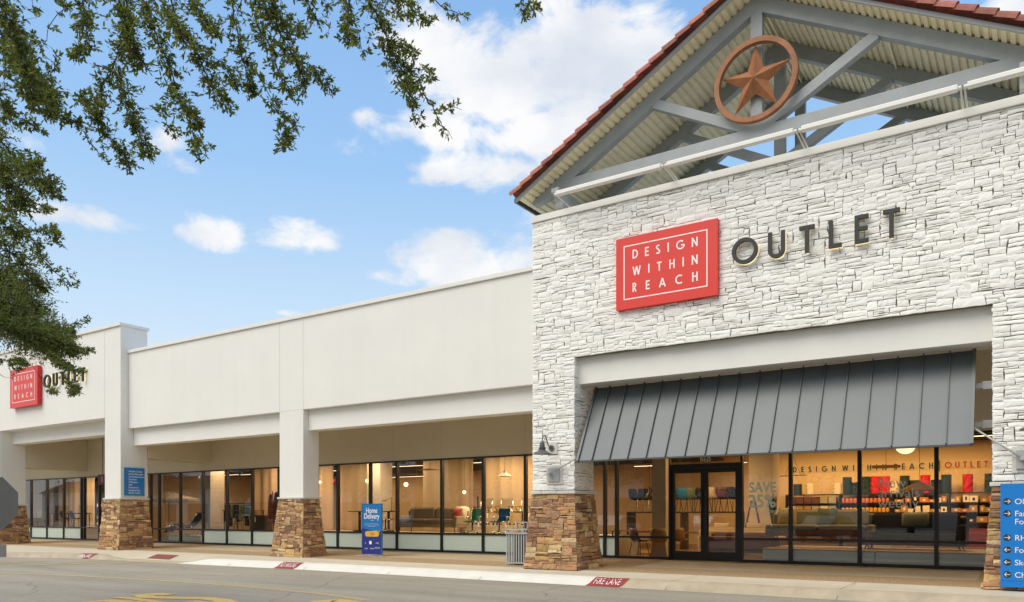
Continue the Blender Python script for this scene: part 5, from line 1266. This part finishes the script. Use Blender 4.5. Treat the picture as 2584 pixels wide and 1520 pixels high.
dn = table('dining_table', 'walnut dining table left of the entrance doors', 1.8, .9, .74, WOOD, BMET); dn.location = (W(1620, 1350, Y=22.6).x, 22.6, .08); dn.rotation_euler = (0, 0, R(10))
mb = MB(); 
# shelf with stacked shell chairs behind the doors
sh = thing('chair_shelf', 'long shelf carrying stacked shell chairs behind the entrance doors', 'shelf', (-9.6, 26.5, .08)); sx0, sx1 = W(1590, 1293, Y=26.5).x, W(1870, 1293, Y=26.5).x
for z_, m_ in ((1.42, BMET), (.70, WOOD)): mb = MB(); mb.box(sx0, 26.2, z_-.05, sx1, 26.9, z_); mb.build('shelf_board', m_, sh)
for x in (sx0, (sx0+sx1)/2, sx1-.05): mb = MB(); mb.box(x, 26.2, .08, x+.05, 26.9, 1.369); mb.build('upright', BMET, sh)
grp = 'shell chairs standing on the long shelf'
ORD = ['first','second','third','fourth','fifth','sixth','seventh','eighth','ninth','tenth','eleventh','twelfth','thirteenth','fourteenth','fifteenth','sixteenth','seventeenth','eighteenth','nineteenth','twentieth']
cc0 = None; cols = [BLKF, BLKF, BLKF, SAND, BMET, BLUEF, OLIVE, BLKF, SAND, LEATH, BLKF]
for k in range(11):
    lab = f"{['black','black','dark','sand','black','blue','olive','black','sand','brown','black'][k]} shell chair on the long shelf behind the doors, {ORD[k]} from the left"
    c_ = side_chair('shell_chair', lab, cols[k], CHROME if k < 3 else BMET, grp); c_.location = (sx0+.25+k*(sx1-sx0-.5)/10, 26.55, 1.421); c_.rotation_euler = (0, 0, R(180 if k % 2 else 160))
# back shelving wall
bs = thing('shelving_wall', 'long black shelving unit filled with goods along the inside back wall', 'shelving', (-4.3, 30.6, .08))
SZ = [.62, 1.05, 1.40, 1.74, 2.07]; SX = [-7.62, -5.72, -3.95, -2.2, -.6, 1.0]
for z in SZ: mb = MB(); mb.box(-7.62, 30.4, z-.03, 1.02, 30.95, z); mb.build('shelf_board', BMET, bs)
for x in SX: mb = MB(); mb.box(x-.02, 30.38, .08, x+.02, 30.96, 2.0 if False else 2.07); mb.build('upright', BMET, bs)
rn = random.Random(9)
GB = 'boxes and parcels on the back shelves'; GJ = 'small jars on the back shelves'; GC = 'round storage drums on top of the back shelves'
protos = {}
def good(kind, x, y, z, w, d_, h, mat, lab, grp, name, cat):
    t = thing(name, lab, cat, (x, y, z), group=grp); mb = MB()
    if kind == 'box':
        mb.box(x, y, z, x+w, y+d_, z+h); mb.build('carton', mat, t); mb = MB(); mb.box(x+w*.35, y-.003, z+h*.25, x+w*.65, y, z+h*.7); mb.build('label', PAPER if mat is not PAPER else BMET, t)
    elif kind == 'pile':
        n = max(3, int(h/.03))
        for k in range(n): mb.box(x+rn.uniform(0, .015), y, z+h*k/n, x+w-rn.uniform(0, .015), y+d_, z+h*(k+.8)/n)
        mb.build('folded_textiles', mat, t)
    else:
        r = w/2; c = (x+r, y+r, z)
        if kind == 'drum':
            pr = [(0, 0)]; n = 3
            for k in range(n): a, b = h*k/n, h*(k+1)/n; pr += [(r, a+.006), (r, b-.006), (r*.97, b-.004), (r*.97, b)]
            pr += [(0, h)]; mb.lathe(pr, c, 18); mb.build('drum_body', mat, t)
            for k in range(n): m2 = MB(); m2.tube([(c[0]-r*.55, c[1]-r*.86, z+h*(k+.5)/n), (c[0]-r*.55, c[1]-r*.80, z+h*(k+.5)/n)], .022, 8); m2.build('finger_hole', BMET, t)
        else:
            mb.lathe([(0, 0), (r*.9, 0), (r, h*.2), (r, h*.8), (r*.7, h*.9), (r*.7, h), (0, h)], c, 10); mb.build('jar_body', mat, t)
    return t
drums = [(2013, .40, GLK, 'k'), (2044, .40, GLW, 'c'), (2113, .40, GLW, 'c'), (2138, .62, GLK, 'k'), (2160, .42, GLK, 'k'), (2186, .62, GLK, 'k'), (2209, .62, GLR, 'r'), (2234, .62, GLR, 'r'), (2257, .42, GLW, 'c'), (2283, .62, GLK, 'k'), (2308, .45, GLK, 'k'), (2335, .62, GLR, 'r'), (2362, .45, GLK, 'k'), (2388, .62, GLK, 'k'), (2442, .62, GLR, 'r'), (2498, .62, GLK, 'k')]
nmz = {'k': 'dark green', 'c': 'cream', 'r': 'glossy red'}
for k, (px_, h, m_, cn_) in enumerate(drums):
    x = W(px_, 1230, Y=30.6).x; good('drum', x-.16, 30.44, 2.07, .32, .32, h, m_, f"{'tall' if h > .5 else 'short'} {nmz[cn_]} storage drum on top of the back shelves, {ORD[k]} from the left", GC, 'storage_drum', 'storage drum')
for bay in range(5):
    x0, x1 = SX[bay]+.03, SX[bay+1]-.03
    for si, z in enumerate(SZ[:-1]):
        hmax = SZ[si+1]-z-.05; x = x0+.02; k = 0
        while x < x1-.08:
            if bay == 0 and si >= 1: kind, w, h, m_ = 'pile', .29, hmax*.85, rn.choice([PAPER, PAPER, SAGE, KRAFT] if si < 3 else [PAPER, M('plum textile', (.12, .05, .07), .8), SAGE])
            elif bay == 1 and si >= 2: kind, w, h, m_ = 'jar', .135, .17, (PINK if si == 3 else YJAR)
            else: kind = 'box'; w = rn.uniform(.12, .38); h = rn.uniform(.35, .95)*hmax; m_ = rn.choice([KRAFT, PAPER, KRAFT, OAKW, INCOL, BMET, PINK])
            w = min(w, x1-x)
            if w < .06: break
            cap = {'pile': 'pile of folded textiles', 'jar': 'small terracotta jar' if m_ is PINK else 'small mustard jar', 'box': 'shop carton'}[kind]
            lab = f"{cap}, {ORD[min(k,19)]} from left, {['bottom','low','middle','upper'][si]} shelf, {ORD[bay]} bay of back shelving"
            good(kind, x, 30.45, z+.001, w-.012, .3, h, m_, lab, GJ if kind == 'jar' else GB, {'pile': 'textile_pile', 'jar': 'jar', 'box': 'carton'}[kind], {'pile': 'textiles', 'jar': 'jar', 'box': 'carton'}[kind]); x += w+(.0 if kind != 'box' else rn.choice([.0, .0, .06])); k += 1
p = W(2184+505/3.705, 1120+400/3.705, Y=24.5); t = thing('rattan_pendant', 'wide woven rattan pendant shade hanging before the back shelves', 'pendant lamp', p); mb = MB(); mb.lathe([(.05, .14), (.5, -.10), (.49, -.115), (.04, .12)], p, 26); mb.build('shade', RATTAN, t); mb = MB(); mb.tube([p+Vector((0, 0, .14)), (p.x, p.y, 4.3)], .006, 5); mb.build('cord', BMET, t); mb = MB(); mb.lathe([(0, -.30), (.11, -.30), (.12, -.12), (0, -.11)], p, 14); mb.build('paper_drum', PAPER, t)
plant('snake_plant', 'tall snake plant in a basket left of the grey green sofa', (W(1949, 1300, Y=24.6).x, 24.6, .62), 1.3, .22, 26, upright=True, pr=.2, ph=.35)
t = thing('wooden_easel', 'leaning wooden easel frame left of the snake plant', 'easel', (-6.9, 24, .08))
for xa, xb in ((-7.5, -7.2), (-6.7, -7.1)): mb = MB(); mb.bar((xa, 24.3, .08), (xb, 24.5, 1.75), .05, .04); mb.build('leg', WOOD, t)
t = thing('mobile_pendant', 'thin linear pendant lamp with two bulbs hung before the DESIGN letters', 'pendant lamp', W(2000, 1199, Y=24)); a = W(1967, 1202, Y=24); b = W(2034, 1199, Y=24); c_ = W(2001, 1150, Y=24); mb = MB(); mb.tube([a, b], .012, 6); mb.build('rod', BMET, t); mb = MB(); mb.tube([a.lerp(b, .2), c_], .006, 5); mb.tube([a.lerp(b, .8), c_], .006, 5); mb.tube([c_, (c_.x, c_.y, 4.3)], .006, 5); mb.build('wire', WOOD, t)
t = thing('propeller_pendant', 'flat wooden blade pendant in front of the WITHIN letters', 'pendant lamp', W(2236, 1178, Y=25)); a = W(2200, 1179, Y=25); b = W(2272, 1177, Y=25); mb = MB(); mb.bar(a, b, .05, .09); mb.build('blade', RATTAN, t); mb = MB(); m_ = a.lerp(b, .5); mb.tube([m_, (m_.x, m_.y, 4.3)], .006, 5); mb.build('cord', BMET, t)

# ------------------------------------------------------------------ live oak over the camera's left
oak = thing('live_oak', 'live oak whose leafy branches hang into the top and left of the view', 'tree', (-13.5, 4.6, -.17))
rk = random.Random(42)
trunk_top = Vector((-13.3, 4.7, 3.2))
mb = MB(); mb.tube([(-13.5, 4.6, -.2), (-13.5, 4.6, .3), (-13.42, 4.65, 1.6), trunk_top, (-13.5, 4.9, 4.6), (-13.2, 5.2, 6.6)], [.48, .36, .30, .27, .20, .12], 14); mb.build('trunk', BARK, oak, smooth=True)
c1 = lambda *P: [(x/2.965, y/2.965) for x, y in P]
c2 = lambda *P: [(650+x/2.965, y/2.965) for x, y in P]
c3 = lambda *P: [(1300+x/2.965, y/2.965) for x, y in P]
c5 = lambda *P: [(x/2.695, 400+y/2.695) for x, y in P]
c6 = lambda *P: [(x/3.705, 800+y/3.705) for x, y in P]
N_, M_, F_D = 7.0, 8.6, 12.5
SPR = []   # path, half width px, density, distance
def S(path, w, dens=1.0, D=N_, k=2.965): SPR.append((path, w/k*(1.22 if w > 40 else 1.0), dens, D))
S(c1((600,-60),(650,200),(640,400),(520,420)), 60); S(c1((960,-60),(940,300),(860,450),(740,750),(710,900),(780,1010)), 75, 1.1); S(c1((780,1000),(900,1110),(950,1200),(965,1260)), 65)
S(c1((860,-60),(930,150),(1000,350),(1060,540)), 95, 1.0); S(c1((880,500),(930,700),(1000,900),(1060,1050),(1120,1180)), 75, 1.0)
S(c1((1060,-60),(1180,300),(1290,550),(1320,700),(1450,900),(1520,990)), 75, 1.05); S(c1((1430,980),(1460,1080),(1500,1170)), 45); S(c1((1480,1050),(1590,1110)), 22)
S(c1((1270,-60),(1320,200),(1480,400),(1560,600),(1700,770),(1790,810)), 70, 1.0); S(c1((1400,-60),(1500,100),(1640,300)), 60); S(c1((1480,350),(1660,460),(1770,650)), 60)
S(c1((1740,-60),(1780,300),(1850,560),(1905,740)), 70); S(c1((1180,-60),(1260,150),(1400,250)), 60)
S(c1((480,-40),(460,60),(380,200),(340,330),(280,380)), 24, .35); S(c1((400,-40),(480,50),(540,90)), 30, .8); S(c1((-60,-60),(60,120),(150,360),(210,600),(250,760)), 120, 1.2)
S(c1((-60,150),(180,500),(300,650),(420,800)), 105, 1.25); S(c1((0,450),(200,740),(350,830),(500,870),(620,950)), 50, 1.0); S(c1((-40,700),(120,880),(230,930),(350,1010)), 55); S(c1((230,-60),(250,60),(280,120)), 35); S(c1((180,230),(270,300),(340,310)), 40, .7); S(c1((-40,600),(30,800),(90,960)), 70)
S(c1((-60,980),(120,1180),(250,1350),(400,1440)), 95, 1.1, M_); S(c1((150,1120),(310,1210)), 28, .8, M_); S(c1((300,1350),(470,1360)), 35, .8, M_)
S(c1((640,980),(650,1050),(740,1150),(790,1210)), 20, .5); S(c1((1190,790),(1240,900),(1330,1040)), 38, .7); S(c1((440,690),(560,710)), 26, .6); S(c1((590,720),(720,760)), 60, .8)
S(c1((700,100),(560,230)), 45, .7); S(c1((400,420),(450,500)), 28, .5); S(c1((330,430),(430,480)), 25, .6); S(c1((330,560),(440,640)), 28, .6)
S(c2((-60,-60),(60,80),(240,180)), 90); S(c2((90,-60),(160,230),(230,360),(340,560),(370,690)), 85, 1.05); S(c2((200,380),(430,520),(575,690)), 50, .9); S(c2((-20,150),(130,460),(240,680),(275,770)), 75, .95)
S(c2((0,560),(80,700),(150,830),(230,930)), 50, .8); S(c2((200,880),(300,950)), 45); S(c2((210,920),(240,1060),(160,1090)), 70, .8); S(c2((330,-60),(430,120),(490,200)), 60); S(c2((280,200),(360,250)), 38); S(c2((440,-40),(540,60)), 28, .8); S(c2((520,235),(540,280)), 24)
S(c2((640,-60),(690,150),(680,330)), 60, .9); S(c2((790,-60),(880,100),(960,260),(1020,400),(1060,500),(1130,580),(1220,680)), 85, 1.1); S(c2((900,40),(1080,120),(1250,130),(1330,190)), 55, .8); S(c2((760,250),(800,420)), 45, .7); S(c2((960,-40),(1200,20)), 70, .9)
S(c2((1060,350),(1190,410)), 45, .8); S(c2((1130,510),(1260,530),(1310,600)), 30, .8); S(c2((1100,600),(1130,690),(1180,780)), 48, .9); S(c2((1220,640),(1300,800),(1370,920),(1460,1040)), 24, .7); S(c2((1300,820),(1430,800),(1530,820)), 20, .8); S(c2((1150,760),(1155,880),(1180,960)), 5, .2); S(c2((1160,870),(1290,960)), 22, .7); S(c2((1180,850),(1250,890)), 16)
S(c2((1280,-30),(1400,60),(1570,130)), 17, .7); S(c3((50,-60),(70,60),(80,160)), 42, .8); S(c3((100,20),(180,100)), 32, .8)
K5 = 2.695
S(c5((-60,0),(120,60),(280,40)), 60, 1.0, M_, K5); S(c5((-60,-50),(60,180),(180,330)), 120, 1.2, M_, K5); S(c5((150,80),(330,170),(440,290)), 48, .9, M_, K5); S(c5((180,250),(300,340),(385,350)), 32, .8, M_, K5)
S(c5((-40,260),(150,450),(250,600),(300,690)), 42, .9, M_, K5); S(c5((300,690),(380,780),(470,860),(535,855)), 24, .8, M_, K5); S(c5((-60,380),(60,480),(140,540)), 80, 1.1, M_, K5); S(c5((240,480),(380,530),(410,620)), 48, .9, M_, K5); S(c5((300,480),(410,480)), 20, .8, M_, K5); S(c5((400,740),(520,800)), 22, .8, M_, K5)
S(c5((-40,520),(120,690),(200,800),(300,890)), 95, 1.2, 10.0, K5); S(c5((-80,700),(100,900),(250,1050)), 140, 1.5, F_D, K5); S(c5((-80,900),(60,1080),(200,1180),(360,1230)), 150, 1.5, F_D, K5); S(c5((-60,1100),(180,1200),(380,1240),(520,1320)), 85, 1.3, F_D, K5); S(c5((300,1180),(440,1160),(500,1200)), 60, 1.1, F_D, K5); S(c5((470,1200),(540,1110),(610,1080)), 8, .5, F_D, K5); S(c5((500,1310),(640,1310)), 18, .7, F_D, K5)
S(c5((-60,1330),(60,1400),(150,1440)), 38, .6, F_D, K5); S(c5((250,1280),(400,1370),(500,1420)), 39, .75, F_D, K5)
K6 = 3.705
S(c6((450,350),(560,450),(700,500),(820,520)), 39, .65, F_D, K6); S(c6((560,520),(650,620),(720,690),(640,725)), 39, .7, F_D, K6); S(c6((470,680),(550,712)), 14, .5, F_D, K6); S(c6((120,400),(260,440)), 34, .8, F_D, K6); S(c6((640,640),(740,690)), 34, .6, F_D, K6)
S(c6((180,330),(330,490),(400,620),(450,755)), 3, .05, F_D, K6); S(c6((-20,520),(80,575),(150,540)), 3, .05, F_D, K6)
leaf = MB(); twig = MB()
LC = [(.16, .21, .03), (.13, .18, .026), (.20, .235, .04), (.085, .12, .02), (.26, .27, .06), (.15, .17, .03)]
def add_leaf(p, d, L, wd):
    n = Vector((rk.gauss(0, 1), rk.gauss(0, 1), rk.gauss(0, 1)+.5)); s = d.cross(n)
    if s.length < 1e-3: return
    s.normalize(); up = s.cross(d).normalized(); tip = p+d*L; m1 = p+d*L*.30; m2 = p+d*L*.68; f = up*wd*.35
    c = rk.choice(LC)
    if rk.random() < .012: c = (.30, .13, .02)
    k = rk.uniform(.75, 1.2); c = tuple(q*k for q in c)
    n0 = len(leaf.v); leaf.v += [tuple(p), tuple(m1+s*wd*.8+f), tuple(m2+s*wd*.9+f), tuple(tip), tuple(m2-s*wd*.9+f), tuple(m1-s*wd*.8+f)]
    leaf.f += [(n0, n0+1, n0+2, n0+3), (n0, n0+3, n0+4, n0+5)]; leaf.c += [c, c]; leaf.m += [0, 0]
for path, hw, dens, D in SPR:
    # world path at a believable distance, wandering in depth
    Dw = D*rk.uniform(.9, 1.12); tilt = rk.uniform(-.05, .09)
    pts = []; n = len(path)
    for i, (x, y) in enumerate(path): pts.append(W(x, y, D=Dw*(1+tilt*(i/(n-1))+rk.uniform(-.012, .012))))
    # resample
    seg = sum((b-a).length for a, b in zip(pts, pts[1:])); wm = hw*Dw/FPX
    m = max(4, int(seg/.07)); res = []
    for i in range(m+1):
        t_ = i/m*seg; acc_ = 0
        for a, b in zip(pts, pts[1:]):
            l = (b-a).length
            if t_ <= acc_+l+1e-9: res.append(a.lerp(b, (t_-acc_)/max(l, 1e-6))); break
            acc_ += l
        else: res.append(pts[-1])
    jit = .008
    res = [p+Vector((rk.gauss(0, jit), rk.gauss(0, jit), rk.gauss(0, jit))) for p in res]
    r0 = max(.0028, min(.008, .002+seg*.0035)) if hw > 2 else .004
    twig.tube(res, [r0*(1-.75*i/m)+.0009 for i in range(m+1)], 4)
    LL = .044 if D < 8 else .042 if D < 9.5 else .046
    count = dens*2.3*seg*max(wm, .03)*2/(LL*LL*.34)*(1.30 if D < 12 else 2.0)
    per = 8; nt_ = max(2, int(count/per))
    if dens < .1: nt_ = 1
    for _ in range(nt_):
        i = min(m-1, int(rk.random()**.85*m)); a = res[i]; d = (res[i+1]-res[i]).normalized()
        rd = Vector((rk.gauss(0, 1), rk.gauss(0, 1), rk.gauss(0, 1))).normalized(); q = (d*rk.uniform(.1, .9)+rd*1.0+Vector((0, 0, -.10))).normalized()
        l = wm*rk.uniform(.2, 1.6)*(1 if i < m*.8 else .6); l = max(l, .05); e = a+q*l; k1 = a.lerp(e, .5)+rd*l*.08
        twig.tube([a, k1, e], [.0022, .0016, .0008], 3, cap=False)
        for j in range(per):
            f = rk.uniform(.25, 1.0) if j else 1.0; p = a.lerp(k1, f*2) if f < .5 else k1.lerp(e, f*2-1)
            ld = (q*rk.uniform(.4, 1)+Vector((rk.gauss(0, .6), rk.gauss(0, .6), rk.gauss(0, .6)))).normalized()
            add_leaf(p, ld, LL*rk.uniform(.7, 1.3), LL*rk.uniform(.15, .23))
leaf.build('foliage', LEAF, oak); twig.build('twigs', BARK, oak)
# heavier limbs joining trunk and hanging sprays, above and left of the view
LIMB = [[trunk_top, (-12.3, 3.5, 5.5), (-9.5, 2.8, 7.5), (-6.5, 3.6, 7.7), (-4.0, 5.0, 7.5), (-2.0, 6.2, 7.4)], [trunk_top, (-12.5, 3.8, 5.6), (-10.5, 3.4, 8.4), (-7.5, 5.2, 8.8), (-5, 6.4, 8.8)],
        [trunk_top, (-15, 4.2, 5.2), (-17.5, 3.4, 6.6)], [(-13.2, 5.2, 6.6), (-14.5, 5.5, 8), (-15.5, 6.2, 9)]]
for P in LIMB:
    mb = MB(); n = len(P); mb.tube(P, [.15*(1-.75*i/(n-1))+.015 for i in range(n)], 8); mb.build('limb', BARK, oak, smooth=True)

# ------------------------------------------------------------------ the far side of the car park, seen mirrored in the glass
def parking_tree(name, label, seed, grp):
    t = thing(name, label, 'tree', (0, 0, 0), group=grp); r = random.Random(seed)
    mb = MB(); mb.tube([(0, 0, 0), (.05, 0, 1.2), (0, .1, 2.4), (.1, 0, 4)], [.2, .15, .12, .05], 8)
    for k in range(6): a = k*1.05; mb.tube([(0, .05, 2+.2*k), (math.cos(a)*1.3, math.sin(a)*1.3, 3.3+.3*k)], [.07, .02], 5)
    mb.build('trunk', BARK, t); mb = MB(); cl = [(Vector((r.gauss(0, 1.1), r.gauss(0, 1.1), 4.2+r.gauss(0, .75))), r.uniform(.5, 1.0)) for _ in range(34)]
    for c, rad in cl:
        for _ in range(70):
            v = Vector((r.gauss(0, 1), r.gauss(0, 1), r.gauss(0, .8))).normalized()*rad*r.uniform(.5, 1.05); p = c+v; u = Vector((r.gauss(0, 1), r.gauss(0, 1), r.gauss(0, 1))).normalized()*.13; w = u.orthogonal().normalized()*.07; k = r.uniform(.6, 1.2)
            mb.quad(p-u, p+w, p+u, p-w, (.05*k, .075*k, .02*k))
    mb.build('crown', LEAF, t); return t
pg = 'car park trees across the lane'
pt = parking_tree('parking_tree', 'car park oak directly across from the entrance', 5, pg); pt.location = (-3, -9, -.17); pt.scale = (1.3, 1.3, 1.3)
for k, (x, y, lab) in enumerate(((-12, -12, 'car park oak across from the stone pier'), (-20, -11, 'car park oak across from the middle pier'), (-30, -13, 'car park oak across from the signboard pier'), (-42, -14, 'car park oak farthest to the left'), (5, -17, 'car park oak to the right of the entrance'), (-26, -30, 'distant car park oak by the far shops'), (-8, -32, 'distant car park oak behind the entrance row'), (-37, -9, 'car park oak in the row mirrored by the sofa window'), (-50, -12, 'car park oak in the row mirrored by the desk window'), (-57, -17, 'car park oak mirrored beside the middle pier'), (-66, -14, 'car park oak mirrored by the coat stand window'), (-77, -19, 'car park oak mirrored by the lounger window'), (-90, -17, 'car park oak mirrored by the umbrella window'), (-106, -20, 'car park oak mirrored by the leftmost windows'))):
    c_ = again(pt, lab, (x, y, -.17), k*1.3, pg); s = 1.45+.35*math.sin(k*2.1); c_.scale = (s, s, s*.95)
fb = thing('far_shops', 'long cream shop building with red tiled roof across the car park', 'building', (-20, -52, -.17)); mb = MB(); mb.box(-190, -60, -.17, 40, -50, 6.2); mb.build('wall', STUCCO, fb)
mb = MB(); mb.faces([(-190.5, -49.2, 6.2), (40.5, -49.2, 6.2), (40.5, -56, 9.2), (-190.5, -56, 9.2), (-190.5, -62, 6.2), (40.5, -62, 6.2)], [(0, 1, 2, 3), (3, 2, 5, 4)]); mb.build('roof', TILE, fb)
for k in range(22): mb = MB(); x = -184+k*10; mb.box(x, -49.99, 0, x+6, -49.9, 3.4); mb.build('window', FRAME, fb)
def car(label, paint):
    t = thing('parked_car', label, 'car', group='cars parked across the lane')
    mb = MB(); prof = [(-2.2, .35), (-2.25, .6), (-2.1, .85), (-1.4, .95), (-.75, 1.42), (.9, 1.45), (1.6, 1.0), (2.2, .9), (2.3, .6), (2.25, .35)]
    mb.prism([(x, z) for x, z in prof], -.85, .85); b = mb.build('body', paint, t, bevel=.06)
    for s in (-1, 1):
        mb = MB(); P = [(-1.2, .98), (-.7, 1.36), (.85, 1.38), (1.35, 1.0)]; mb.prism(P, s*.856-.004, s*.856+.004); mb.build('side_window', BMET, t)
    mb = MB(); mb.quad((-1.38, -.7, .975), (-1.38, .7, .975), (-.80, .65, 1.40), (-.80, -.65, 1.40)); mb.build('windscreen', BMET, t)
    for x in (-1.4, 1.4):
        for s in (-1, 1): mb = MB(); mb.tube([(x, s*.72, .32), (x, s*.88, .32)], .32, 18); mb.build('wheel', BLKF, t)
    return t
CP = [M('silver car paint', (.5, .5, .5), .3, metal=.5), M('red car paint', (.4, .02, .02), .3), M('white car paint', (.75, .75, .75), .3), M('dark car paint', (.03, .035, .05), .3)]
for k, (x, y, c_, lab) in enumerate(((-21, -3.5, 2, 'white car parked across from the middle pier'), (-15.5, -4, 0, 'silver car parked across from the sofa window'), (-25.5, -3.5, 1, 'red car parked across from the coat stand window'), (-31, -4.5, 0, 'silver car parked across from the signboard pier'), (-9, -5, 3, 'dark car parked across from the stone pier'), (4, -4, 3, 'dark car parked right of the entrance'), (-37, -3.5, 2, 'white car parked farther left beyond the silver ones'), (-43, -5, 1, 'red car parked second from the far left'), (-52, -5, 2, 'white car parked at the far left of the row'), (-60, -7, 3, 'dark car parked beyond the end of the row'))):
    o = car(lab, CP[c_]); o.location = (x, y, -.17); o.rotation_euler = (0, 0, R(90+3*k))

bl = W(259, 1210, Y=18.9); t = thing('blade_sign', 'small dark hanging shop sign with a pink mark left of the signboard pier', 'sign', bl)
mb = MB(); mb.box(bl.x-.32, bl.y-.04, bl.z-.24, bl.x+.22, bl.y+.04, bl.z+.22); mb.build('box', M('dark brown sign box', (.04, .02, .015), .4), t, bevel=.008)
mb = MB(); mb.box(bl.x-.05, bl.y-.045, bl.z-.14, bl.x+.12, bl.y-.041, bl.z+.13); mb.build('pink_mark', M('pink sign film', (.55, .03, .12), .5), t)
mb = MB(); mb.tube([(bl.x, bl.y, bl.z+.22), (bl.x, bl.y, 4.88)], .015, 6); mb.build('hanger', DGREY, t)

# the frontage carries on to the right of the stone front, beyond the frame
mb = MB(); stonework(mb, .98, 8.44-1.9, lambda u, v, n: (TX1-.012+n, TY-.02+u, 1.9+v), wtint, 15); mb.build('stone_return', WSTONE, tower)
rw = thing('stucco_shop_annex', 'cream stucco frontage continuing right of the stone shop front', 'building', (4, 18, 0))
mb = MB(); mb.box(TX1+.06, 16.4, 4.55, 11, 16.72, 7.37); mb.build('parapet_wall', STUCCO, rw)
mb = MB(); mb.box(TX1+.06, 16.345, 7.372, 11, 16.78, 7.48); mb.build('coping', COPING, rw)
mb = MB(); mb.box(TX1+.06, 16.6, 3.92, 9.9, 17.02, 4.548); mb.build('stucco_beam', STUCCO, rw)
mb = MB(); mb.box(9.91, 16.4, 1.86, 11, 17.03, 4.548); mb.build('pier', STUCCO, rw)
pier_base(9.9, 11.01, 16.39, 17.04, rw, 71, z1=1.855, b=.16)
mb = MB(); mb.box(TX1+.06, 17.021, 4.6, 11, 32, 4.9); mb.build('flat_roof', STUCCO, rw)
mb = MB(); mb.box(3.0, 19.95, .08, 11, 20.15, 4.59); mb.build('bulkhead_wall', BEIGE, rw)
window(rw, 1.5, 3.0, frost=False)
